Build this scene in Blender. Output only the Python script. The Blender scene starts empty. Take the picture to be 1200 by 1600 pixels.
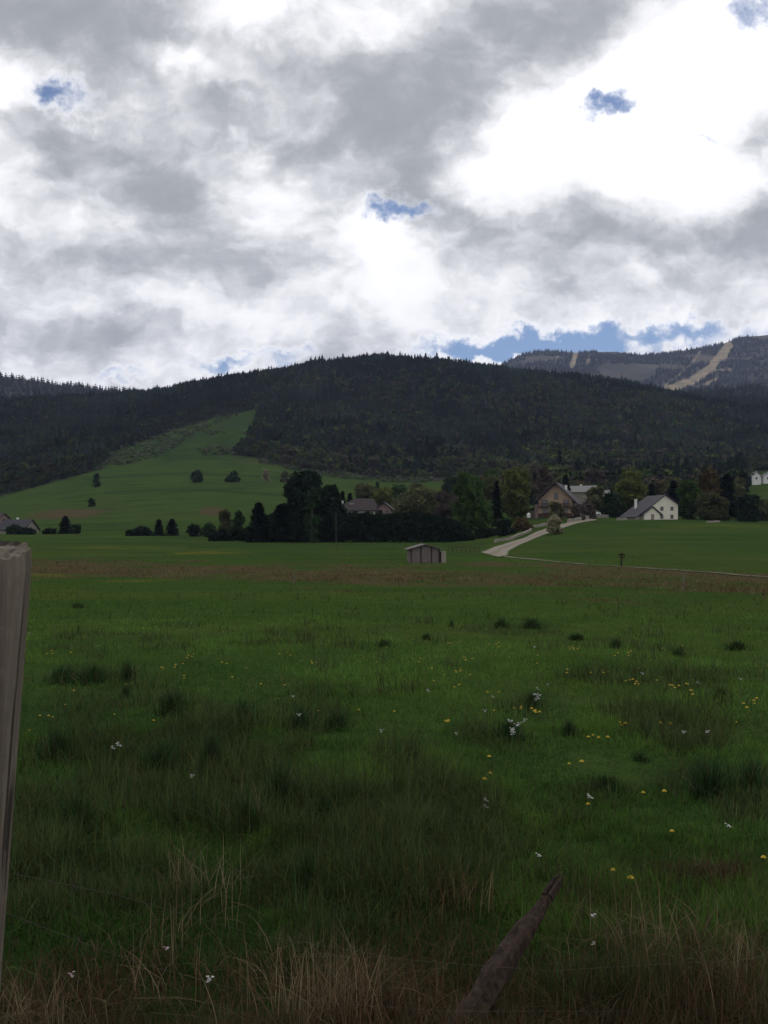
import bpy, math, random
import numpy as np
from mathutils import Vector, Matrix
PI = math.pi
R = math.radians
sc = bpy.context.scene
C = sc.collection
F = 1473.0          # focal length in photo pixels (1200 x 1600)
CZ = 1.6            # eye height
HV = 830.0          # photo row of the horizon

# ------------------------------------------------------------------ camera
cam_d = bpy.data.cameras.new('camera')
cam = bpy.data.objects.new('camera', cam_d); C.objects.link(cam)
cam.location = (0, 0, CZ); cam.rotation_euler = (R(90), 0, 0)
cam_d.sensor_width = 36; cam_d.lens = 36 * F / 1600
cam_d.shift_y = (HV - 800) / 1600
cam_d.clip_start = 0.05; cam_d.clip_end = 20000
sc.camera = cam
sc.view_settings.view_transform = 'Standard'; sc.view_settings.look = 'None'
sc.view_settings.exposure = 0.0; sc.view_settings.gamma = 1.0

# ------------------------------------------------------------------ sky
SUN_AZ, SUN_EL = R(16), R(48)
w = bpy.data.worlds.new('World'); sc.world = w; w.use_nodes = True
nt = w.node_tree; N = nt.nodes; Lk = nt.links
for n in list(N): N.remove(n)
def nd(t, **k):
    n = N.new(t)
    for a, b in k.items(): setattr(n, a, b)
    return n
def inp(n, i, v):
    if isinstance(v, bpy.types.NodeSocket): Lk.new(v, n.inputs[i])
    elif v is not None: n.inputs[i].default_value = v
def M_(op, a, b=None, c=None, clamp=False):
    n = nd('ShaderNodeMath', operation=op, use_clamp=clamp)
    inp(n, 0, a); inp(n, 1, b); inp(n, 2, c)
    return n.outputs[0]
def V_(op, a, b=None, s=None):
    n = nd('ShaderNodeVectorMath', operation=op)
    inp(n, 0, a); inp(n, 1, b)
    if s is not None: inp(n, 'Scale', s)
    return n.outputs['Value'] if op in ('DOT_PRODUCT', 'LENGTH') else n.outputs['Vector']
def smooth(v, a, b):
    n = nd('ShaderNodeMapRange', interpolation_type='SMOOTHSTEP')
    inp(n, 'Value', v); inp(n, 'From Min', a); inp(n, 'From Max', b)
    return n.outputs['Result']
def noise_(v, scale, detail=6, rough=.55, dist=0.0):
    n = nd('ShaderNodeTexNoise'); inp(n, 'Vector', v); n.inputs['Scale'].default_value = scale
    n.inputs['Detail'].default_value = detail; n.inputs['Roughness'].default_value = rough
    n.inputs['Distortion'].default_value = dist
    return n
tc = nd('ShaderNodeTexCoord')
sx = nd('ShaderNodeSeparateXYZ'); Lk.new(tc.outputs['Generated'], sx.inputs[0])
X, Y_, Z = sx.outputs
fy = M_('MAXIMUM', M_('ABSOLUTE', Y_), 0.08)
ca = M_('MULTIPLY_ADD', M_('DIVIDE', X, fy), F / 100, 6.0)
cb = M_('MULTIPLY_ADD', M_('DIVIDE', Z, fy), -F / 100, HV / 100)
cx = nd('ShaderNodeCombineXYZ'); Lk.new(ca, cx.inputs[0]); Lk.new(cb, cx.inputs[1]); ab = cx.outputs[0]
# a flat cloud deck seen in perspective: direction divided by its height
zz = M_('ADD', M_('MAXIMUM', Z, 0.0), 0.26)
cp = nd('ShaderNodeCombineXYZ'); Lk.new(M_('DIVIDE', X, zz), cp.inputs[0]); Lk.new(M_('DIVIDE', Y_, zz), cp.inputs[1])
deck = cp.outputs[0]
wn = noise_(deck, 1.6, 5, .6)
warp = V_('SCALE', V_('SUBTRACT', wn.outputs['Color'], (.5, .5, .5)), s=1.9)
wn2 = noise_(ab, 1.6, 6, .6)
warp2 = V_('SCALE', V_('SUBTRACT', wn2.outputs['Color'], (.5, .5, .5)), s=0.55)
abw = V_('ADD', V_('ADD', ab, warp), warp2)
wn3 = noise_(ab, 5.0, 7, .65)
abh = V_('ADD', V_('ADD', V_('ADD', ab, V_('SCALE', warp, s=.22)), V_('SCALE', warp2, s=1.9)), V_('SCALE', V_('SUBTRACT', wn3.outputs['Color'], (.5, .5, .5)), s=.45))
def blobs(vec, lst, base):
    acc = base
    for (a0, b0, sa, sb, rot, amp) in lst:
        m = nd('ShaderNodeMapping', vector_type='TEXTURE')
        Lk.new(vec, m.inputs['Vector'])
        m.inputs['Location'].default_value = (a0, b0, 0)
        m.inputs['Rotation'].default_value = (0, 0, R(rot))
        m.inputs['Scale'].default_value = (sa, sb, 1)
        d = V_('DOT_PRODUCT', m.outputs[0], m.outputs[0])
        acc = M_('MULTIPLY_ADD', M_('POWER', 0.37, d), amp, acc)
    return acc
fb1 = noise_(deck, 2.6, 7, .48, .2).outputs[0]
fb2 = noise_(V_('MULTIPLY', abw, (1, 1.35, 1)), 0.85, 8, .55).outputs[0]
base = M_('MULTIPLY_ADD', M_('SUBTRACT', fb1, .5), 0.34, 0.915)
base = M_('MULTIPLY_ADD', M_('SUBTRACT', fb2, .5), 0.46, base)
CLOUDS = [  # column, row (hundreds of px), radii, turn, amount
    (1.1, .25, 2.3, .75, 4, -.27), (2.3, 2.6, 1.7, .62, 20, -.20), (.5, 2.1, 1.3, .5, 22, -.10), (6.4, 1.9, 1.25, .95, 10, -.23),
    (8.6, .45, 2.3, .75, -14, -.24), (4.4, 1.7, 2.2, .9, 20, -.09), (3.9, 4.35, 2.3, .6, 8, -.15),
    (2.1, 5.35, 1.9, .32, 3, -.11), (7.4, 3.6, 1.2, .6, 15, -.15), (9.2, 3.55, 1.35, .55, 5, -.24),
    (11.8, 3.5, .9, .8, -30, -.26), (10.3, 4.6, 1.4, .3, 0, -.08), (11.9, 2.0, .5, .3, 0, -.16), (.6, 4.1, 1.3, .4, 5, -.06),
    (9.9, 1.7, 2.1, 1.05, -28, .50), (5.8, 3.85, .62, .7, 0, .30), (10.7, 2.7, 1.2, .5, 8, .34), (7.9, 2.9, .8, .6, -40, .2),
    (2.8, .82, .8, .26, 10, .22), (3.7, .15, .8, .4, 0, .22), (.05, 1.3, .35, .5, 0, .22), (6.6, 4.9, 2.4, .45, 4, .10),
    (3.6, 5.1, 1.4, .2, 8, .12), (4.1, 3.1, .8, .5, 20, .10), (10.9, .7, .7, .7, 0, .3), (1.1, 3.5, .8, .3, 10, .08), (10.0, 4.5, .5, .2, 30, .10), (5.6, .2, .9, .35, 0, .10)]
lum = blobs(abw, [(a, b, c, d, e, f * (.88 if f < 0 else .95)) for a, b, c, d, e, f in CLOUDS], base)
HOLES = [(.92, 1.5, .42, .30, 15, 1.05), (9.5, 1.62, .42, .22, -22, 1.0), (6.2, 3.22, .50, .22, -8, 1.05), (11.8, .12, .5, .35, 0, .85),
         (10.0, 5.33, 1.9, .25, -3, 1.25), (8.5, 5.45, .9, .22, 0, .7), (7.3, 5.5, .9, .2, -5, 1.0), (3.45, 5.68, .5, .18, 0, .8), (1.85, 5.9, .4, .13, 0, .65),
         (4.5, 5.62, .6, .15, -5, .65), (11.0, 2.2, .5, .12, 20, .5), (3.6, 2.1, .3, .2, 40, .35), (8.25, 5.62, .4, .09, 0, -.8), (10.0, 5.38, .35, .12, 0, -.75), (7.1, 5.62, .5, .07, 0, -.3)]
hol = blobs(abh, HOLES, M_('MULTIPLY', M_('SUBTRACT', noise_(ab, 2.2, 8, .62).outputs[0], .5), 1.3))
blue = smooth(hol, .20, 1.12)
edge = smooth(hol, .05, .55)
lum = M_('MULTIPLY_ADD', edge, .10, lum)
fine = noise_(V_('MULTIPLY', abw, (1, 1.5, 1)), 1.9, 8, .52).outputs[0]
lum = M_('MULTIPLY_ADD', M_('SUBTRACT', fine, .5), .20, lum)
body = M_('MULTIPLY_ADD', smooth(lum, .70, 1.02), .27, .73)
lum = M_('MULTIPLY_ADD', M_('SUBTRACT', lum, .85), .32, body)
lum = M_('MAXIMUM', lum, .58)
lum = M_('MINIMUM', lum, 1.15)
lin = M_('POWER', lum, 2.25)
cr = nd('ShaderNodeValToRGB')
cr.color_ramp.elements[0].position = .30; cr.color_ramp.elements[0].color = (.90, .94, .985, 1)
cr.color_ramp.elements[1].position = 1.0; cr.color_ramp.elements[1].color = (.99, .985, 1, 1)
Lk.new(lin, cr.inputs[0])
SKY = 0.10
cloud = V_('SCALE', cr.outputs[0], s=M_('MULTIPLY', lin, 1.0 / SKY))
sky = nd('ShaderNodeTexSky', sky_type='NISHITA', sun_disc=False, sun_elevation=SUN_EL, sun_rotation=SUN_AZ)
sky.air_density = 1.0; sky.dust_density = .3; sky.ozone_density = 2.0
skyc = V_('MULTIPLY', sky.outputs[0], (.40, .51, .66))
mx = nd('ShaderNodeMix', data_type='RGBA'); Lk.new(M_('MULTIPLY', blue, .95), mx.inputs[0]); Lk.new(cloud, mx.inputs[6]); Lk.new(skyc, mx.inputs[7])
bg = nd('ShaderNodeBackground'); Lk.new(mx.outputs[2], bg.inputs[0]); bg.inputs[1].default_value = SKY
out = nd('ShaderNodeOutputWorld'); Lk.new(bg.outputs[0], out.inputs[0])
w.cycles.sampling_method = 'MANUAL'; w.cycles.sample_map_resolution = 512

sun_d = bpy.data.lights.new('sun', 'SUN'); sun_d.energy = 0.9; sun_d.angle = R(12); sun_d.color = (1, .96, .9)
sun = bpy.data.objects.new('sun', sun_d); C.objects.link(sun)
sd = Vector((math.sin(SUN_AZ) * math.cos(SUN_EL), math.cos(SUN_AZ) * math.cos(SUN_EL), math.sin(SUN_EL)))
sun.rotation_euler = sd.to_track_quat('Z', 'Y').to_euler(); sun.location = (0, 0, 50)
try:
    sc.cycles.max_bounces = 6; sc.cycles.volume_bounces = 1; sc.cycles.transparent_max_bounces = 8
except Exception: pass

# ------------------------------------------------------------------ noise and terrain
def _hash(ix, iy, s):
    h = (ix.astype(np.int64) * 374761393 + iy.astype(np.int64) * 668265263 + s * 1274126177) & 0xffffffff
    h = ((h ^ (h >> 13)) * 1103515245) & 0xffffffff
    return ((h ^ (h >> 16)) & 0xffff) / 65535.0
def vnoise(x, y, s=0):
    ix = np.floor(x); iy = np.floor(y); fx = x - ix; fy_ = y - iy
    fx = fx * fx * (3 - 2 * fx); fy_ = fy_ * fy_ * (3 - 2 * fy_)
    a = _hash(ix, iy, s); b = _hash(ix + 1, iy, s); c = _hash(ix, iy + 1, s); d = _hash(ix + 1, iy + 1, s)
    return (a * (1 - fx) + b * fx) * (1 - fy_) + (c * (1 - fx) + d * fx) * fy_
def fbm(x, y, o=4, s=0):
    x = np.asarray(x, float); y = np.asarray(y, float)
    t = 0; a = .5; n = 0
    for k in range(o):
        t = t + a * vnoise(x * 2 ** k, y * 2 ** k, s + k * 17); n += a; a *= .5
    return t / n - .5
def zpx(v, Y): return CZ + (HV - v) / F * Y
YK = [0, 10, 30, 60, 90, 125, 240, 290, 380, 550, 750, 1000, 1450, 1900, 2600, 9000]
UK = [-300, 0, 150, 230, 320, 400, 480, 600, 700, 760, 800, 850, 900, 960, 1050, 1110, 1150, 1200, 1500]
VK = {
 240: [848, 847, 847, 847, 847, 847, 847, 847, 847, 842, 832, 824, 819, 818, 818, 819, 820, 821, 823],
 290: [841, 839, 839, 839, 838, 836, 828, 822, 824, 824, 816, 810, 808, 812, 812, 813, 814, 815, 815],
 380: [833, 829, 827, 826, 824, 820, 812, 806, 800, 796, 792, 790, 792, 796, 798, 798, 796, 794, 792],
 550: [800, 797, 783, 778, 774, 770, 772, 775, 768, 764, 762, 762, 762, 764, 766, 766, 762, 758, 756],
 750: [768, 758, 735, 732, 728, 729, 738, 748, 748, 744, 740, 740, 742, 744, 746, 744, 740, 738, 736],
 1000: [712, 702, 688, 678, 668, 652, 664, 672, 680, 684, 686, 688, 692, 698, 704, 708, 710, 712, 716],
 1450: [650, 642, 634, 628, 615, 602, 588, 574, 580, 590, 594, 600, 603, 611, 627, 637, 640, 638, 630]}
def height(x, Y):
    x = np.asarray(x, float); Y = np.asarray(Y, float); x, Y = np.broadcast_arrays(x, Y)
    u = np.clip(600 + F * x / np.maximum(Y, 1e-3), -300, 1500)
    Yc = np.maximum(Y, 0)
    K = [np.full(x.shape, q) for q in (0, -.1, -.85, -1.6, -2.0, -2.2)]
    for y_ in (240, 290, 380, 550, 750, 1000, 1450): K.append(zpx(np.interp(u, UK, VK[y_]), y_))
    K.append(K[-1] - 70); K.append(K[-1] * 0 + 40); K.append(K[0] * 0 - 60)
    K = np.array(K); yk = np.array(YK, float)
    h = (yk[1:] - yk[:-1]); sec = (K[1:] - K[:-1]) / h.reshape(-1, *([1] * x.ndim))
    m = np.zeros_like(K)
    p = sec[1:] * sec[:-1]
    m[1:-1] = np.where(p > 0, 2 * p / np.where(np.abs(sec[1:] + sec[:-1]) < 1e-9, 1, sec[1:] + sec[:-1]), 0)
    i = np.clip(np.searchsorted(yk, Yc, side='right') - 1, 0, len(yk) - 2)
    t = np.clip((Yc - yk[i]) / h[i], 0, 1); hh = h[i]
    ta = lambda A, j: np.take_along_axis(A, j[None], 0)[0]
    z = (2*t**3 - 3*t**2 + 1) * ta(K, i) + (t**3 - 2*t**2 + t) * hh * ta(m, i) + (-2*t**3 + 3*t**2) * ta(K, i+1) + (t**3 - t**2) * hh * ta(m, i+1)
    amp = np.interp(Yc, [0, 3, 12, 60, 350, 700, 1200, 3000], [0.03, .06, .12, .12, .12, 4, 10, 10])
    scl = np.interp(Yc, [0, 3, 12, 60, 350, 700, 1200, 3000], [1, 1, 1, 1, 1, 1, 1, 1])
    z = z + amp * np.where(Yc > 400, fbm(x / 190 + 3, Y / 190, 4, 5), fbm(x / 3.0, Y / 3.0, 4, 5))
    z = z + np.interp(Yc, [0, 15, 40], [.05, .05, 0]) * fbm(x / .5, Y / .5, 3, 9)
    return z
def H1(x, Y): return float(height(np.array([x]), np.array([Y]))[0])
def gp(u, Y, dz=0.0):
    x = (u - 600) / F * Y
    return Vector((x, Y, H1(x, Y) + dz))
def uv_of(x, Y, z):
    Ys = np.maximum(Y, .5)
    return 600 + F * x / Ys, HV - F * (z - CZ) / Ys
_ys = np.exp(np.linspace(math.log(1.5), math.log(1400), 1500))
def hit(u, v):          # where the ground lies under a point of the picture
    zs = height((u - 600) / F * _ys, _ys); vv = HV - F * (zs - CZ) / _ys
    k = np.argmax(vv <= v)
    return gp(u, float(_ys[k]))

# ------------------------------------------------------------------ mesh helpers
def np_mesh(name, co, faces, mat=None, col=None, smooth_=False):
    co = np.asarray(co, np.float32).reshape(-1, 3); faces = np.asarray(faces, np.int32); k = faces.shape[1]
    me = bpy.data.meshes.new(name)
    me.vertices.add(len(co)); me.vertices.foreach_set('co', co.ravel())
    me.loops.add(faces.size); me.loops.foreach_set('vertex_index', faces.ravel())
    me.polygons.add(len(faces)); me.polygons.foreach_set('loop_start', np.arange(0, faces.size, k, dtype=np.int32))
    if smooth_: me.polygons.foreach_set('use_smooth', np.ones(len(faces), bool))
    if col is not None:
        a = me.color_attributes.new('tint', 'FLOAT_COLOR', 'POINT')
        c = np.ones((len(co), 4), np.float32); c[:, :col.shape[1]] = col
        a.data.foreach_set('color', c.ravel())
    if mat: me.materials.append(mat)
    me.update(); me.validate()
    return me
def link(name, me, parent=None):
    o = bpy.data.objects.new(name, me); C.objects.link(o)
    if parent: o.parent = parent
    return o
def tag(o, label=None, cat=None, group=None, kind=None):
    for k, v in (('label', label), ('category', cat), ('group', group), ('kind', kind)):
        if v: o[k] = v
    return o
def empty(name, loc, rz=0):
    o = bpy.data.objects.new(name, None); C.objects.link(o); o.location = loc; o.rotation_euler = (0, 0, rz)
    o.empty_display_size = .2
    return o
class MB:
    def __init__(s): s.v = []; s.f = []
    def add(s, vs, fs):
        b = len(s.v); s.v += [tuple(p) for p in vs]; s.f += [tuple(i + b for i in f) for f in fs]; return s
    def box(s, x0, x1, y0, y1, z0, z1):
        vs = [(x, y, z) for z in (z0, z1) for (x, y) in ((x0, y0), (x1, y0), (x1, y1), (x0, y1))]
        return s.add(vs, [(3, 2, 1, 0), (4, 5, 6, 7), (0, 1, 5, 4), (1, 2, 6, 5), (2, 3, 7, 6), (3, 0, 4, 7)])
    def prism(s, prof, y0, y1):      # profile in x,z swept along y
        n = len(prof)
        vs = [(x, y0, z) for x, z in prof] + [(x, y1, z) for x, z in prof]
        fs = [tuple(range(n)), tuple(reversed(range(n, 2 * n)))] + [(i + n, (i + 1) % n + n, (i + 1) % n, i) for i in range(n)]
        return s.add(vs, fs)
    def tube(s, pts, rad, n=7):
        pts = [Vector(p) for p in pts]; vs = []; fs = []
        for i, p in enumerate(pts):
            d = (pts[min(i + 1, len(pts) - 1)] - pts[max(i - 1, 0)]).normalized()
            a = d.orthogonal().normalized(); b = d.cross(a)
            if abs(d.z) > .7: a = Vector((1, 0, 0)) - d * d.x; a.normalize(); b = d.cross(a)
            for k in range(n):
                t = 2 * PI * k / n; vs.append(p + (a * math.cos(t) + b * math.sin(t)) * rad[i])
        for i in range(len(pts) - 1):
            for k in range(n): fs.append((i*n + k, i*n + (k+1) % n, (i+1)*n + (k+1) % n, (i+1)*n + k))
        fs += [tuple(reversed(range(n))), tuple(range((len(pts)-1)*n, len(pts)*n))]
        return s.add(vs, fs)
    def mesh(s, name, mat, bevel=0):
        me = bpy.data.meshes.new(name); me.from_pydata(s.v, [], s.f); me.materials.append(mat); me.update(); return me
    def build(s, name, mat, parent=None): return link(name, s.mesh(name, mat), parent)

# ------------------------------------------------------------------ materials
def mat(name, build):
    m = bpy.data.materials.new(name); m.use_nodes = True; t = m.node_tree; t.nodes.clear()
    o = t.nodes.new('ShaderNodeOutputMaterial'); build(t, o); return m
class T:
    def __init__(s, t): s.t = t
    def n(s, ty, **k):
        n = s.t.nodes.new(ty)
        for a, b in k.items(): setattr(n, a, b)
        return n
    def i(s, n, key, v):
        if isinstance(v, bpy.types.NodeSocket): s.t.links.new(v, n.inputs[key])
        else: n.inputs[key].default_value = v[:3] if n.inputs[key].type == 'VECTOR' and hasattr(v, '__len__') else v
    def pos(s): return s.n('ShaderNodeNewGeometry').outputs['Position']
    def obj(s): return s.n('ShaderNodeTexCoord').outputs['Object']
    def noise(s, v, sc_, d=4, r=.55):
        n = s.n('ShaderNodeTexNoise'); s.i(n, 'Vector', v); n.inputs['Scale'].default_value = sc_; n.inputs['Detail'].default_value = d; n.inputs['Roughness'].default_value = r; return n.outputs[0]
    def mapr(s, v, a, b, c=0.0, d=1.0):
        n = s.n('ShaderNodeMapRange'); s.i(n, 0, v); s.i(n, 1, a); s.i(n, 2, b); s.i(n, 3, c); s.i(n, 4, d); return n.outputs[0]
    def mix(s, f, a, b, bt='MIX'):
        n = s.n('ShaderNodeMix', data_type='RGBA', blend_type=bt); s.i(n, 0, f); s.i(n, 6, a); s.i(n, 7, b); return n.outputs[2]
    def scalev(s, v, xyz):
        n = s.n('ShaderNodeVectorMath', operation='MULTIPLY'); s.i(n, 0, v); s.i(n, 1, xyz); return n.outputs[0]
    def math(s, op, a, b): 
        n = s.n('ShaderNodeMath', operation=op); s.i(n, 0, a); s.i(n, 1, b); return n.outputs[0]
    def attr(s, name='tint'):
        n = s.n('ShaderNodeAttribute'); n.attribute_name = name; return n.outputs['Color']
    def bsdf(s, o, col, rough=.8, bump=None, bstr=.3, bdist=.02, spec=.1):
        b = s.n('ShaderNodeBsdfPrincipled'); s.i(b, 'Base Color', col); s.i(b, 'Roughness', rough); s.i(b, 'Specular IOR Level', spec)
        if bump is not None:
            k = s.n('ShaderNodeBump'); s.i(k, 'Height', bump); k.inputs['Strength'].default_value = bstr; k.inputs['Distance'].default_value = bdist
            s.t.links.new(k.outputs[0], b.inputs['Normal'])
        s.t.links.new(b.outputs[0], o.inputs[0]); return b
def c4(c): return (c[0], c[1], c[2], 1)
def leaf_mat(name, col=None, var=.35, trans=.25, scale=.35):
    def f(t, o):
        s = T(t); base = s.attr() if col is None else c4(col)
        nz = s.noise(s.pos(), scale, 3); nz2 = s.noise(s.pos(), scale * 9, 2)
        k = s.mapr(nz, .3, .7, 1 - var, 1 + var); k2 = s.mapr(nz2, .3, .7, .85, 1.15)
        oi = s.n('ShaderNodeObjectInfo').outputs['Random']
        k3 = s.mapr(oi, 0, 1, .85, 1.15)
        kk = s.math('MULTIPLY', s.math('MULTIPLY', k, k2), k3)
        vm = s.n('ShaderNodeVectorMath', operation='SCALE'); s.i(vm, 0, base); s.i(vm, 'Scale', kk)
        d = s.n('ShaderNodeBsdfDiffuse'); s.i(d, 0, vm.outputs[0])
        tr = s.n('ShaderNodeBsdfTranslucent'); s.i(tr, 0, vm.outputs[0])
        m = s.n('ShaderNodeMixShader'); m.inputs[0].default_value = trans
        t.links.new(d.outputs[0], m.inputs[1]); t.links.new(tr.outputs[0], m.inputs[2]); t.links.new(m.outputs[0], o.inputs[0])
    return mat(name, f)
def plain(name, col, rough=.8, var=.15, scale=3.0, bump=.2, stretch=(1, 1, 1)):
    def f(t, o):
        s = T(t); v = s.scalev(s.obj(), stretch); nz = s.noise(v, scale, 5, .6)
        a = tuple(c * (1 - var) for c in col); b = tuple(min(1, c * (1 + var)) for c in col)
        s.bsdf(o, s.mix(s.mapr(nz, .3, .7), c4(a), c4(b)), rough, nz, bump)
    return mat(name, f)
def ground_f(t, o):
    s = T(t); p = s.pos(); a = s.attr(); sp = s.n('ShaderNodeSeparateColor'); s.i(sp, 0, a)
    dry, rush, wood = sp.outputs[0], sp.outputs[1], sp.outputs[2]
    yl = s.n('ShaderNodeAttribute'); yl.attribute_name = 'bloom'; yl = yl.outputs['Fac']
    n1 = s.noise(p, .045, 5, .6); n2 = s.noise(p, .7, 5, .6); n3 = s.noise(p, 9, 3, .6); n4 = s.noise(s.scalev(p, (.02, .09, .1)), 1.0, 4, .6)
    g = s.mix(s.mapr(n1, .35, .65), c4((.022, .047, .012)), c4((.044, .074, .018)))
    g = s.mix(s.mapr(n4, .4, .7), g, c4((.060, .072, .022)))
    g = s.mix(s.mapr(n2, .35, .7, 0, .6), g, c4((.021, .047, .010)))
    g = s.mix(s.mapr(n3, .35, .75, 0, .5), g, c4((.020, .042, .010)))
    g = s.mix(rush, g, c4((.020, .036, .013)))
    d = s.mix(s.mapr(n2, .35, .65), c4((.072, .052, .030)), c4((.042, .044, .020)))
    dm = s.mapr(s.math('ADD', dry, s.mapr(n2, .3, .7, -.35, .35)), .35, .65)
    g = s.mix(dm, g, d)
    g = s.mix(s.mapr(s.math('ADD', yl, s.mapr(n3, .3, .7, -.5, .3)), .35, .6, 0, .75), g, c4((.13, .115, .020)))
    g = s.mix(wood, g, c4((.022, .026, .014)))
    s.bsdf(o, g, 1.0, s.math('ADD', n3, s.math('MULTIPLY', n2, 2.0)), .7, .12, 0.0)
M = {}
M['ground'] = mat('meadow_turf', ground_f)
M['leafy'] = leaf_mat('leaf_tinted', None, .3, .3, .25)
M['needle'] = leaf_mat('needle_dark', (.013, .022, .014), .3, .1)
M['needle2'] = leaf_mat('needle_green', (.022, .042, .018), .3, .1)
M['green'] = leaf_mat('leaf_green', (.040, .075, .020), .3, .3)
M['lime'] = leaf_mat('leaf_spring_green', (.085, .105, .030), .3, .3)
M['olive'] = leaf_mat('leaf_olive', (.070, .075, .035), .3, .25)
M['bronze'] = leaf_mat('leaf_bronze', (.080, .060, .030), .35, .25)
M['blossom'] = leaf_mat('blossom_pale', (.22, .21, .13), .3, .3)
M['twiggy'] = leaf_mat('twig_grey_brown', (.070, .056, .048), .3, .1)
M['grass'] = leaf_mat('grass_blade', None, .25, .42, .6)
M['bark'] = plain('bark', (.06, .05, .04), .9, .4, 6, .5, (3, 3, .6))
M['birch'] = plain('birch_bark', (.35, .33, .30), .9, .3, 4, .3)
def wood_f(base, dark):
    def f(t, o):
        s = T(t); v = s.obj(); g1 = s.noise(s.scalev(v, (55, 55, 1.6)), 1, 6, .65); g2 = s.noise(s.scalev(v, (12, 12, .8)), 1, 4, .6)
        sp = s.noise(v, 40, 3, .6)
        col = s.mix(s.mapr(g1, .35, .65), c4(dark), c4(base)); col = s.mix(s.mapr(g2, .40, .62, 0, .8), col, c4(tuple(c * .6 for c in base)))
        crk = s.noise(s.scalev(v, (30, 30, .5)), 1, 2, .5); col = s.mix(s.mapr(crk, .60, .64, 0, .85), col, c4((.012, .010, .009)))
        col = s.mix(s.mapr(sp, .55, .75, 0, .35), col, c4(tuple(c * 1.25 for c in base)))
        s.bsdf(o, col, .9, s.math('ADD', g1, s.math('MULTIPLY', g2, 1.5)), .9, .012, .15)
    return f
M['post'] = mat('weathered_wood', wood_f((.185, .155, .125), (.062, .050, .040)))
M['rotten'] = mat('rotten_wood', wood_f((.050, .033, .024), (.012, .009, .007)))
M['roadstone'] = plain('gravel_road', (.215, .185, .158), .95, .30, .7, .4)
M['pathearth'] = plain('earth_path', (.095, .09, .06), .95, .45, .8, .4)
M['cream'] = plain('cream_render', (.60, .575, .48), .9, .08, 1.0)
M['beige'] = plain('beige_render', (.30, .22, .165), .9, .12, .8)
M['white'] = plain('white_render', (.62, .62, .60), .9, .08, 1.0)
M['pinkwall'] = plain('pink_render', (.20, .15, .14), .9, .1, 1.0)
M['chaletwood'] = plain('chalet_timber', (.055, .032, .025), .8, .25, 5, .3, (1, 1, 8))
M['rooftile'] = plain('roof_tile', (.034, .027, .029), .8, .2, 2.5, .4, (1, 1, 6))
M['roofslate'] = plain('roof_slate', (.036, .034, .042), .6, .2, 2.5, .4, (1, 1, 6))
M['roofdark'] = plain('roof_dark', (.040, .036, .042), .7, .25, 2.5, .4, (1, 1, 6))
M['roofpale'] = plain('roof_pale_metal', (.11, .105, .105), .6, .15, 2.0, .2)
M['shedwood'] = plain('shed_boards', (.125, .108, .105), .9, .28, 3.0, .4, (6, 6, .5))
M['dark'] = plain('opening_shade', (.012, .011, .012), .6, .1, 2)  # near-black colour painting the shade inside an opening
M['frame'] = plain('window_frame', (.045, .030, .026), .6, .1, 2)
M['stone'] = plain('pale_stone', (.21, .195, .165), .95, .2, 2.0, .5)
M['wire'] = plain('rusty_wire', (.06, .055, .045), .6, .3, 30)
def glass_f(t, o):
    s = T(t); s.bsdf(o, c4((.03, .035, .04)), .08, spec=.6)
M['glass'] = mat('window_glass', glass_f)
M['bluewhite'] = plain('car_paint_white', (.70, .71, .72), .3, .03, 2)
M['tyre'] = plain('tyre_rubber', (.02, .02, .02), .8)
M['yellow'] = plain('petal_yellow', (.50, .36, .03), .6, .15, 60)
M['petal'] = plain('petal_white', (.45, .45, .43), .6, .08, 60)
M['pinkpetal'] = plain('petal_pink', (.42, .30, .34), .6, .1, 60)
M['stem'] = plain('stem_green', (.05, .08, .03), .8, .2, 30)
M['orange'] = plain('bare_earth_ochre', (.24, .15, .05), .9, .25, .5)

# ------------------------------------------------------------------ the ground, one sheet to the horizon
rng = np.random.default_rng(7)
BAND1 = ([-300, 0, 300, 600, 900, 1200, 1500], [884, 887, 893, 901, 908, 922, 936])
BAND2 = ([680, 760, 900, 1050, 1200, 1500], [884, 881, 887, 894, 908, 930])
RUSH_AREAS = [(230, 1180, 210, 75, .9), (120, 1150, 120, 60, .8), (330, 1260, 160, 60, .8), (120, 1290, 170, 80, .7), (1130, 1235, 110, 50, 1), (640, 1190, 50, 35, .8),
              (480, 1130, 90, 28, .6), (580, 1290, 110, 45, .7), (470, 1390, 90, 60, .7), (150, 1400, 190, 60, .6), (1000, 1380, 240, 40, .5), (700, 1340, 160, 40, .6),
              (840, 1300, 130, 22, .6), (830, 1105, 60, 22, .7), (790, 1150, 70, 25, .6), (270, 1112, 60, 22, .9), (170, 1060, 90, 18, .7), (800, 980, 70, 12, .5), (1000, 1245, 130, 20, .4), (1150, 1100, 90, 16, .35)]
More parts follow.
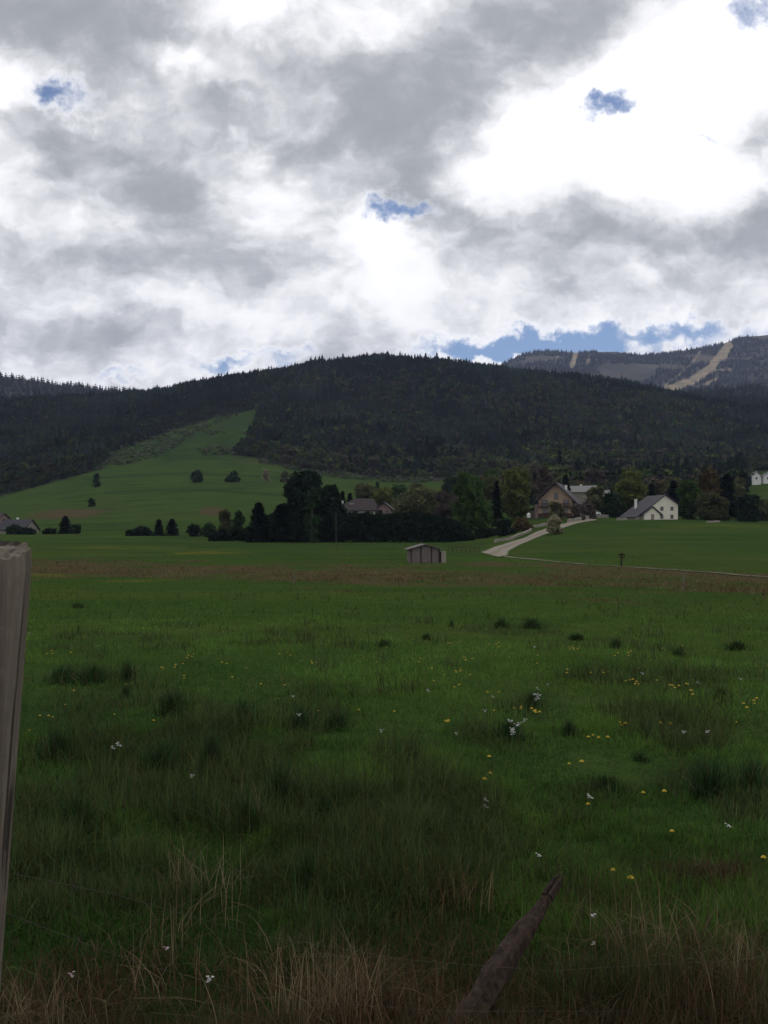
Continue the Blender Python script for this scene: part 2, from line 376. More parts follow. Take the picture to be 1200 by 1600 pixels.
def masks(x, Y, z):
    u, v = uv_of(x, Y, z); n = fbm(x / 4, Y / 4, 3, 31); n2 = fbm(x / 1.1, Y / 1.1, 3, 41)
    fwd = Y > 2.0
    w1 = np.interp(u, [0, 600, 1200], [13, 14, 19]); w2 = np.interp(u, [700, 760, 950, 1200], [0, 4, 6, 13])
    b1 = np.clip(1.32 - np.abs(v - np.interp(u, *BAND1)) / w1 + n * 3.0 + n2 * 1.5, 0, 1) * fwd
    b2 = np.clip(1.3 - np.abs(v - np.interp(u, *BAND2)) / np.maximum(w2, .1) + n * 1.8, 0, 1) * fwd * (u > 690)
    dry = np.maximum(b1 * np.interp(u, [500, 700], [1, .72]), b2 * .9)
    # ploughed earth strip low on the far slope, ochre earth beside it
    pl = np.clip(1.6 - np.abs(u - (105 + (v - 803) * -3)) / 46, 0, 1) * np.clip(1.8 - np.abs(v - 803) / 6, 0, 1) * (Y > 280)
    oc = np.clip(1.5 - np.abs(u - 330) / 18, 0, 1) * np.clip(1.6 - np.abs(v - 799) / 6, 0, 1) * (Y > 280)
    edge = np.clip(1 - np.abs(v - 722 + (u - 400) * -.12) / 3, 0, 1) * (Y > 500) * (u > 370) * (u < 450) * .7
    dry = np.maximum.reduce([dry, pl, oc, edge])
    near = np.clip((v - 1480) / 140, 0, 1) * np.clip(.55 + 1.5 * n2 + np.interp(u, [0, 100, 250, 420, 520, 700, 1200], [0, -.1, -.3, -.5, 0, 0, 0]), 0, .75) * (Y < 5) * fwd
    near = np.where((Y < 3.0), np.clip(.6 + 1.5 * n2, 0, 1), near)
    hole = np.clip(1.2 - ((u - 1100) / 75) ** 2 - ((v - 1378) / 16) ** 2, 0, 1) * (Y < 8) * fwd
    dry = np.maximum.reduce([dry, near, hole * .8])
    rush = np.zeros_like(x)
    for (a, b, sa, sb, am) in RUSH_AREAS:
        rush = np.maximum(rush, am * np.clip(1.5 - ((u - a) / sa) ** 2 - ((v - b) / sb) ** 2 + 2.2 * n2, 0, 1) * (Y < 60) * fwd)
    # terrace banks on the far slope
    for (ua, va, ub, vb) in ((130, 745, 500, 742), (250, 722, 400, 718), (160, 768, 470, 770)):
        vv = va + (vb - va) * (u - ua) / (ub - ua) + 4 * np.sin(u / 60)
        rush = np.maximum(rush, .85 * np.clip(1.3 - np.abs(v - vv) / 1.8, 0, 1) * (u > ua) * (u < ub) * (Y > 400))
    # rough darker grass in front of the hedge
    rush = np.maximum(rush, .45 * np.clip(1.3 - np.abs(v - 852) / 6 + n * 2, 0, 1) * (u > 290) * (u < 760) * (Y > 150) * (Y < 300))
    rush = np.maximum(rush, np.clip(.55 + 2.5 * fbm(x / 22, Y / 22, 4, 66), 0, .75) * (Y > 560) * (v < 716))
    rush = np.maximum(rush, .55 * np.clip(3.2 * fbm(x / 30, Y / 45, 4, 68) - .1, 0, 1) * (Y > 140))
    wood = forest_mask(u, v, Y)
    bloom = np.zeros_like(x)
    for (a, b, sa, sb, am) in ((80, 899, 50, 3, .5), (220, 907, 70, 3, .5), (320, 910, 60, 3, .4), (160, 856, 120, 2.5, .45), (330, 864, 60, 2.5, .55), (1130, 822, 90, 4, .4), (560, 872, 60, 3, .4), (1000, 870, 200, 5, .25), (90, 930, 60, 14, .35), (860, 848, 50, 8, .15)):
        bloom = np.maximum(bloom, am * np.clip(1.4 - ((u - a) / sa) ** 2 - ((v - b) / sb) ** 2 + n * 3.2 + n2 * 1.2, 0, 1) * fwd)
    return dry, rush, wood.astype(float), bloom
LEFT_EDGE = ([-900, -300, 0, 60, 150, 175, 270, 330, 404], [830, 805, 776, 760, 735, 708, 672, 655, 638])
RIGHT_EDGE = ([362, 372, 400, 404, 408, 430, 480, 600, 690, 730, 780, 830, 900, 1000, 1060, 1120, 1160, 1172, 1185, 1500], [712, 712, 716, 718, 720, 724, 738, 749, 750, 745, 750, 770, 776, 780, 782, 782, 776, 742, 736, 730])
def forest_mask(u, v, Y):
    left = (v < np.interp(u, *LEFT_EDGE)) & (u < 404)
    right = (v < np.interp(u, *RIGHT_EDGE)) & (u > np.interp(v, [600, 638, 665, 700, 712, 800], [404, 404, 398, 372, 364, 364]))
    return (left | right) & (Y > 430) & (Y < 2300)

ang = np.concatenate([np.arange(-180, -50, 4.0), np.arange(-50, -26, 1.0), np.arange(-26, 26, .17), np.arange(26, 50, 1.0), np.arange(50, 180, 4.0)])
rad = [0.25]
while rad[-1] < 2600: rad.append(rad[-1] * 1.011 + .01)
while rad[-1] < 12000: rad.append(rad[-1] * 1.08)
rad = np.array(rad)
A, RR = np.meshgrid(np.radians(ang), rad)
gx = RR * np.sin(A); gy = RR * np.cos(A); gz = height(gx, gy)
na, nr = len(ang), len(rad)
idx = np.arange(na * nr).reshape(nr, na)
nxt = np.roll(idx, -1, axis=1)
q = np.stack([idx[:-1], nxt[:-1], nxt[1:], idx[1:]], -1).reshape(-1, 4)[:, ::-1]
co = np.stack([gx, gy, gz], -1).reshape(-1, 3)
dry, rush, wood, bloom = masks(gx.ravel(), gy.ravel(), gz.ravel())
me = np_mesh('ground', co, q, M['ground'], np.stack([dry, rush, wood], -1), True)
b_ = me.attributes.new('bloom', 'FLOAT', 'POINT'); b_.data.foreach_set('value', bloom.astype(np.float32))
ground = link('ground', me); tag(ground, kind='structure')
cap = MB().add([(rad[0] * math.sin(a), rad[0] * math.cos(a), 0) for a in np.radians(ang)], [])

# ------------------------------------------------------------------ far hills
def hill(name, ur, vr, Y0, Y1, Y2, vbase, amp, mat_, vclear=None, nu=300, nv=60):
    uu = np.linspace(ur[0], ur[-1], nu); tt = np.linspace(0, 1.6, nv)
    U, Tt = np.meshgrid(uu, tt)
    Yy = np.where(Tt < 1, Y0 + (Y1 - Y0) * Tt, Y1 + (Y2 - Y1) * (Tt - 1) / .6)
    zr = zpx(np.interp(U, ur, vr), Y1); zb = zpx(np.interp(U, ur, [vbase] * len(ur)), Y0)
    prof = np.where(Tt < 1, Tt ** .85, np.clip(1 - ((Tt - 1) / .6) ** 1.3, 0, 1))
    Zz = zb + (zr - zb) * prof
    Xx = (U - 600) / F * Y1 * (.6 + .4 * Yy / Y1)
    n = fbm(Xx / (Y1 * .07), Yy / (Y1 * .07), 5, 77)
    g = 1 - np.abs(2 * fbm(Xx / (Y1 * .10) + 9, Yy / (Y1 * .25), 4, 21))
    Zz = Zz + (n * amp + (g - .8) * amp * .8) * np.minimum(np.minimum(Tt * 3, 1), np.abs(Tt - 1) * 2.5 + .12)
    i = np.arange(nu * nv).reshape(nv, nu)
    qf = np.stack([i[:-1, :-1], i[:-1, 1:], i[1:, 1:], i[1:, :-1]], -1).reshape(-1, 4)
    P = np.stack([Xx, Yy, Zz], -1).reshape(-1, 3)
    return P, qf, (Xx, Yy, Zz, U, Tt)
def mtn_f(t, o):
    s = T(t); p = s.pos(); a = s.attr(); sp = s.n('ShaderNodeSeparateColor'); s.i(sp, 0, a)
    n1 = s.noise(p, .006, 5, .6); n2 = s.noise(p, .03, 4, .6)
    g = s.mix(s.mapr(n1, .4, .62), c4((.014, .021, .015)), c4((.060, .046, .028)))
    g = s.mix(s.mapr(n2, .4, .6, 0, .6), g, c4((.035, .034, .024)))
    tan = s.mix(s.mapr(n2, .35, .65), c4((.27, .20, .12)), c4((.12, .11, .065)))
    g = s.mix(sp.outputs[0], g, tan)
    s.bsdf(o, g, .95, n2, .6, 6, .1)
M['mtn'] = mat('mountain_scrub', mtn_f)
PISTES = [([(1138, 541), (1124, 560), (1104, 582), (1080, 596), (1045, 609)], 8.5), ([(1104, 584), (1125, 578), (1146, 578)], 3), ([(1096, 548), (1075, 575), (1040, 602)], 1.8),
          ([(900, 554), (893, 574)], 5), ([(922, 555), (915, 573)], 1.6), ([(872, 556), (868, 570)], 1.6), ([(1120, 592), (1100, 602)], 3)]
def piste_mask(u, v):
    m = np.zeros_like(u); nn = fbm(u / 6, v / 6, 3, 3) * 4
    for pts, w_ in PISTES:
        for (a, b), (c, d) in zip(pts[:-1], pts[1:]):
            L2 = (c - a) ** 2 + (d - b) ** 2; t = np.clip(((u - a) * (c - a) + (v - b) * (d - b)) / L2, 0, 1)
            ds = np.hypot(u - a - t * (c - a), (v - b - t * (d - b)) * 1.2)
            m = np.maximum(m, np.clip((w_ + nn - ds) / 1.5, 0, 1))
    return m
far = []
for (nm, ur, vr, Y0, Y1, Y2, vb, amp) in (
    ('far_mountain', [560, 700, 780, 815, 850, 900, 960, 1000, 1040, 1090, 1130, 1160, 1200, 1400, 1700], [640, 606, 570, 553, 548, 550, 549, 555, 553, 545, 537, 526, 522, 514, 570], 3300, 4600, 5600, 640, 60),
    ('left_hill', [-700, -300, -100, 0, 50, 100, 150, 200, 260, 330, 420], [600, 588, 584, 588, 596, 603, 609, 614, 622, 640, 660], 1750, 2500, 3300, 670, 34),
    ('right_hill', [900, 960, 1000, 1060, 1120, 1200, 1300, 1500, 1900], [662, 645, 630, 617, 611, 604, 594, 584, 600], 1650, 2000, 2900, 690, 22)):
    P, qf, G = hill(nm, ur, vr, Y0, Y1, Y2, vb, amp, None, nu=420 if nm == 'far_mountain' else 220, nv=110 if nm == 'far_mountain' else 60)
    u_, v_ = uv_of(P[:, 0], P[:, 1], P[:, 2])
    pm = piste_mask(u_, v_) * (P[:, 1] < Y1 + 50) if nm == 'far_mountain' else np.zeros(len(P))
    o = link(nm, np_mesh(nm, P, qf, M['mtn'], np.stack([pm, pm * 0, pm * 0], -1), True)); tag(o, kind='structure')
    far.append((nm, G, P, qf))

# ------------------------------------------------------------------ woods: one mass of trees each
def tmpl_conifer(r, tiers=6, k=7):
    vs = []; fs = []
    for i in range(tiers):
        t = i / tiers; z0 = .08 + .80 * t; R0 = .20 * (1 - t) ** .85 + .012; zt = z0 + .26 * (1 - t * .5); a0 = r.random() * 6
        for j in range(k):
            a = a0 + 2 * PI * j / k + r.normal() * .15; w_ = .55; rr = R0 * r.uniform(.7, 1.25); dz = r.normal() * .015
            b = len(vs)
            vs += [(0, 0, zt), (rr * math.cos(a - w_), rr * math.sin(a - w_), z0 + dz), (rr * 1.05 * math.cos(a + w_), rr * 1.05 * math.sin(a + w_), z0 - dz)]
            fs.append((b, b + 1, b + 2))
    b = len(vs); vs += [(.012, 0, .85), (-.012, .01, .85), (0, -.012, .85), (0, 0, 1.0)]; fs += [(b, b+1, b+3), (b+1, b+2, b+3), (b+2, b, b+3)]
    return np.array(vs), np.array(fs)
def tmpl_broad(r, n=64):
    vs = []; fs = []
    lobes = [(r.normal(0, .13), r.normal(0, .13), r.uniform(.4, .82), r.uniform(.16, .27)) for _ in range(6)]
    for i in range(n):
        lx, ly, lz, lr = lobes[r.integers(6)]; d = r.normal(size=3); d /= np.linalg.norm(d); c = np.array([lx, ly, lz]) + d * lr * r.uniform(.6, 1)
        a = r.normal(size=3) * .06; b_2 = r.normal(size=3) * .06; b = len(vs)
        vs += [c + a, c + b_2, c - a - b_2 * .3]; fs.append((b, b+1, b+2))
    for lx, ly, lz, lr in lobes:   # inner mass of twigs
        b = len(vs); q_ = lr * .7
        vs += [(lx+q_, ly, lz), (lx-q_, ly, lz), (lx, ly+q_, lz), (lx, ly-q_, lz), (lx, ly, lz+q_), (lx, ly, lz-q_)]
        fs += [(b+i, b+j, b+k) for i in (0, 1) for j in (2, 3) for k in (4, 5)]
    b = len(vs); vs += [(.02, 0, 0), (-.02, 0, 0), (0, .02, .6), (0, .02, 0), (0, -.02, 0), (.01, 0, .6)]; fs += [(b, b+1, b+2), (b+3, b+4, b+5)]
    return np.array(vs), np.array(fs)
def scatter(name, tmpls, pos, hgt, wid, cols, label, cat, mat_, r):
    cos, fas, cls = [], [], []; off = 0
    which = r.integers(0, len(tmpls), len(pos)); a = r.random(len(pos)) * 2 * PI
    for k, (tv, tf) in enumerate(tmpls):
        s = np.where(which == k)[0]
        if not len(s): continue
        ca_, sa_ = np.cos(a[s])[:, None], np.sin(a[s])[:, None]
        x = (tv[None, :, 0] * ca_ - tv[None, :, 1] * sa_) * wid[s][:, None]; y = (tv[None, :, 0] * sa_ + tv[None, :, 1] * ca_) * wid[s][:, None]; z = tv[None, :, 2] * hgt[s][:, None]
        c = np.stack([x + pos[s, 0:1], y + pos[s, 1:2], z + pos[s, 2:3]], -1).reshape(-1, 3)
        f = (tf[None] + (np.arange(len(s)) * len(tv))[:, None, None]).reshape(-1, 3) + off
        cos.append(c); fas.append(f); cls.append(np.repeat(cols[s], len(tv), 0)); off += len(c)
    o = link(name, np_mesh(name, np.concatenate(cos), np.concatenate(fas), mat_, np.concatenate(cls)))
    return tag(o, label, cat, kind='stuff')
r = np.random.default_rng(11)
TC = [tmpl_conifer(r) for _ in range(6)]; TB = [tmpl_broad(r) for _ in range(6)]
TC2 = [tmpl_conifer(r, 3, 5) for _ in range(4)]; TB2 = [tmpl_broad(r, 14) for _ in range(4)]
# main hill
n = 74000
Yc = np.sqrt(r.uniform(430 ** 2, 1620 ** 2, n)); uc = r.uniform(-260, 1460, n); xc = (uc - 600) / F * Yc; zc = height(xc, Yc)
u_, v_ = uv_of(xc, Yc, zc); ok = forest_mask(u_, v_, Yc)
P = np.stack([xc, Yc, zc], -1)[ok]; u_, v_ = u_[ok], v_[ok]; nn = len(P)
pb = .17 + .9 * fbm(P[:, 0] / 70, P[:, 1] / 70, 3, 61) + .45 * np.exp(-((u_ - 930) / 170) ** 2 - ((v_ - 660) / 45) ** 2) + .22 * np.exp(-((v_ - 725) / 24) ** 2) * (u_ > 400) + .15 * np.exp(-((u_ - 640) / 70) ** 2 - ((v_ - 660) / 30) ** 2) + .25 * np.exp(-((u_ - 60) / 120) ** 2 - ((v_ - 730) / 35) ** 2) - .25 * (P[:, 1] > 1300)
pb = pb + .35 * (v_ > 722) * (u_ > 720)
edge_d = np.where(u_ > 404, np.interp(u_, *RIGHT_EDGE) - v_, np.interp(u_, *LEFT_EDGE) - v_)
pb = pb + .55 * (edge_d < 16) * (u_ > 420) * (u_ < 900) + .4 * (edge_d < 10) * (u_ < 420)
isb = r.random(nn) < pb
big = fbm(P[:, 0] / 25, P[:, 1] / 25, 2, 5)
sky_line = (P[:, 1] > 1330)
h = np.where(isb, r.uniform(8, 14, nn), r.uniform(9, 17, nn)) * (1 + .6 * big); h = np.where((r.random(nn) < .04) & ~isb, h * 1.35, h); h = np.where(edge_d < 8, h * .6, h)
wd = np.where(isb, h * r.uniform(.85, 1.25, nn), h * r.uniform(.95, 1.4, nn))
ccon = np.array([[.015, .025, .019]]) * np.exp(2.6 * fbm(P[:, 0] / 45, P[:, 1] / 60, 3, 91))[:, None] * r.uniform(.7, 1.3, (nn, 1))
pal = np.array([[.065, .095, .028], [.095, .120, .036], [.062, .058, .044], [.085, .074, .058], [.045, .080, .028]])
cbro = pal[r.integers(0, 5, nn)] * r.uniform(.55, 1.1, (nn, 1)) * (1 - .3 * (u_ < 400))[:, None]
s = ~isb; scatter('conifer_forest', TC, P[s], h[s], wd[s], ccon[s], 'dark spruce forest covering the whole hillside up to the ridge', 'forest', M['leafy'], r)
s = isb; scatter('broadleaf_woodland', TB, P[s], h[s] * .95, wd[s], cbro[s], 'pale green and brown broadleaf trees mixed through the dark hillside forest', 'woodland', M['leafy'], r)
# scrub along the upper meadow
n = 9000
Yc = r.uniform(480, 1100, n); uc = r.uniform(100, 760, n); xc = (uc - 600) / F * Yc; zc = height(xc, Yc); u_, v_ = uv_of(xc, Yc, zc)
d1 = v_ - np.interp(u_, *LEFT_EDGE)
ok = (r.random(n) < .7) & ((d1 > -4) & (d1 < np.interp(u_, [150, 190, 260, 330, 400], [4, 26, 36, 10, 0])) & (u_ < 400) & (u_ > 150)) | ((v_ > 660) & (v_ < 712) & (u_ > 255) & (u_ < 385) & (fbm(xc / 30, Yc / 30, 3, 8) > .06)) \
     | ((u_ > 405) & (np.abs(v_ - np.interp(u_, *RIGHT_EDGE)) < 5) & (u_ < 740))
P = np.stack([xc, Yc, zc], -1)[ok]; k = len(P)
h = r.uniform(2.5, 6.5, k); pal = np.array([[.12, .155, .075], [.13, .14, .095], [.09, .13, .055], [.16, .165, .12]])
scatter('hillside_scrub', TB, P, h * .5, h * r.uniform(.8, 1.5, k), pal[r.integers(0, 4, k)] * r.uniform(.7, 1.2, (k, 1)), 'grey green scrub along the edge of the steep upper meadow', 'scrub', M['leafy'], r)
# far hills
for nm, G, P0, qf in far:
    Xx, Yy, Zz, U, Tt = G
    m = 26000 if nm == 'far_mountain' else 7000
    nv_, nu_ = Xx.shape; tm = int(nv_ * (1.06 / 1.6))
    fi = r.uniform(0, tm, m); fj = r.uniform(0, nu_ - 1.001, m); i0 = fi.astype(int); j0 = fj.astype(int); a = fi - i0; b = fj - j0
    g = lambda Q: (Q[i0, j0] * (1-a) * (1-b) + Q[i0+1, j0] * a * (1-b) + Q[i0, j0+1] * (1-a) * b + Q[i0+1, j0+1] * a * b)
    P = np.stack([g(Xx), g(Yy), g(Zz)], -1); u_, v_ = uv_of(P[:, 0], P[:, 1], P[:, 2])
    ok = (u_ > -250) & (u_ < 1450)
    if nm == 'far_mountain':
        ok &= (piste_mask(u_, v_) < .3) & ((fbm(P[:, 0] / 240, P[:, 1] / 240, 4, 12) > np.interp(u_, [780, 1100, 1200], [-.16, -.07, -.01])))
    P = P[ok]; k = len(P); h = r.uniform(12, 22, k); isb = r.random(k) < (.12 if nm == 'far_mountain' else .2)
    col = np.where(isb[:, None], np.array([[.045, .045, .030]]), np.array([[.012, .020, .015]])) * r.uniform(.7, 1.4, (k, 1))
    scatter(nm.replace('_mountain', '').replace('_hill', '') + '_wood', TC2, P, h, h * 1.3, col, {'far_mountain': 'distant forest on the far mountain around bare ski runs', 'left_hill': 'hazy forest on the far ridge at the left', 'right_hill': 'dark forest on the shoulder below the ski mountain'}[nm], 'forest', M['leafy'], r)
# ------------------------------------------------------------------ single trees
def crown_conifer(r, Hh, Wd, dens=1.0, z0=.06):
    vs, fs = [], []; nb = int(230 * dens)
    for i in range(nb):
        t = (i + r.random()) / nb; a = i * 2.4 + r.normal() * .3
        L = Wd * .5 * ((1 - t) ** .65) * r.uniform(.5, 1.25) + Wd * .03; zz_ = Hh * (z0 + (1 - z0) * t)
        ca_, sa_ = math.cos(a), math.sin(a); up = .12 - .38 * (1 - t)
        for k in range(5):
            f = .2 + .8 * (k + r.random() * .6) / 5; s_ = (.10 + .30 * (1 - f * .5)) * Wd * .16 + .05
            c = np.array([ca_ * L * f, sa_ * L * f, zz_ + up * L * f * f + r.normal() * .06 * Wd * .2])
            d1 = np.array([ca_, sa_, up]) * s_ * 2.2; d2 = np.array([-sa_, ca_, r.normal() * .5]) * s_ * 1.2
            b = len(vs); vs += [c + d1, c - d1 * .4 + d2, c - d1 * .4 - d2]; fs.append((b, b+1, b+2))
    b = len(vs); q_ = .03 * Wd
    vs += [(q_, 0, Hh*.93), (-q_, q_, Hh*.93), (-q_, -q_, Hh*.93), (0, 0, Hh*1.03)]; fs += [(b, b+1, b+3), (b+1, b+2, b+3), (b+2, b, b+3)]
    return np.array(vs), np.array(fs)
def crown_broad(r, Hh, Wd, n=1700, low=.18, lobes_n=14, shape=1.0, leaf=.30):
    lobes = []
    for i in range(lobes_n):
        t = r.uniform(0, 1); zc = Hh * (low + (.93 - low) * t)
        env = Wd * .5 * math.sin(PI * min(1, (.28 + .60 * t) ** shape)) ** .7
        a = r.random() * 2 * PI; rr = env * r.uniform(.25, .72); lr = Wd * r.uniform(.13, .25)
        lobes.append((rr * math.cos(a), rr * math.sin(a), zc, lr))
    lobes.append((0, 0, Hh * .86, Wd * .15))
    L = np.array(lobes); k = r.integers(0, len(L), n); d = r.normal(size=(n, 3)); d /= np.linalg.norm(d, axis=1)[:, None]
    c = L[k, :3] + d * L[k, 3:4] * (r.random((n, 1)) ** .45) * np.array([1, 1, .85]); c[:, 2] = np.clip(c[:, 2], Hh * .03, Hh)
    s_ = leaf * r.uniform(.5, 1.5, (n, 1)); a = r.normal(size=(n, 3)) * s_; b = r.normal(size=(n, 3)) * s_
    V = np.stack([c + a, c + b, c - (a + b) * .7], 1).reshape(-1, 3)
    return V, np.arange(3 * n).reshape(-1, 3), L
def trunk_mesh(r, Hh, rad0, limbs, mt):
    m = MB(); pts = [(r.normal() * .04 * Hh * t * .4, r.normal() * .02 * Hh * t, Hh * .85 * t - (.3 if t == 0 else 0)) for t in (0, .25, .5, .75, 1)]
    m.tube(pts, [rad0 * 1.15, rad0, rad0 * .75, rad0 * .45, rad0 * .12], 8)
    for (x, y, z, lr) in limbs:
        f = min(.7, max(.15, z / Hh - .28)); i = min(3, int(f * 4)); p0 = Vector(pts[i]).lerp(Vector(pts[i + 1]), f * 4 - i); p1 = Vector((x, y, z)); mid = p0.lerp(p1, .5) + Vector((0, 0, -.04 * Hh))
        m.tube([p0, mid, p1], [rad0 * .38, rad0 * .24, rad0 * .06], 5)
    return m.mesh('trunk', mt)
_tree_n = [0]
def tree(name, cat, label, u, vb, vt, wpx, Y, kind, leafmat, group=None, bark='bark', low=.18, dens=1.0, shape=1.0, trunk=True):
    _tree_n[0] += 1; r = np.random.default_rng(1000 + _tree_n[0])
    p = gp(u, Y, -.05); zt = zpx(vt, Y); Hh = zt - p.z; Wd = wpx / F * Y * (1.22 if kind == 'b' and Y < 600 else 1.0)
    root = tag(empty(name, p, 0), label, cat, group)
    if Y > 500 and cat == 'bush': low = -.3
    if kind == 'c':
        V, Fc = crown_conifer(r, Hh, Wd, dens); tm = trunk_mesh(r, Hh, .014 * Hh + .05, [], M[bark])
    else:
        V, Fc, L = crown_broad(r, Hh, Wd, int(2600 * dens), low, 26 if dens > 1 else 17, shape, .026 * Y / 6.5 * .28 + .035 * min(Hh, Wd) * .35)
        tm = trunk_mesh(r, Hh, .018 * Hh + .04, L[:9], M[bark])
    if trunk: link('trunk', tm, root)
    link('crown', np_mesh('crown', V, Fc, M[leafmat]), root)
    return root
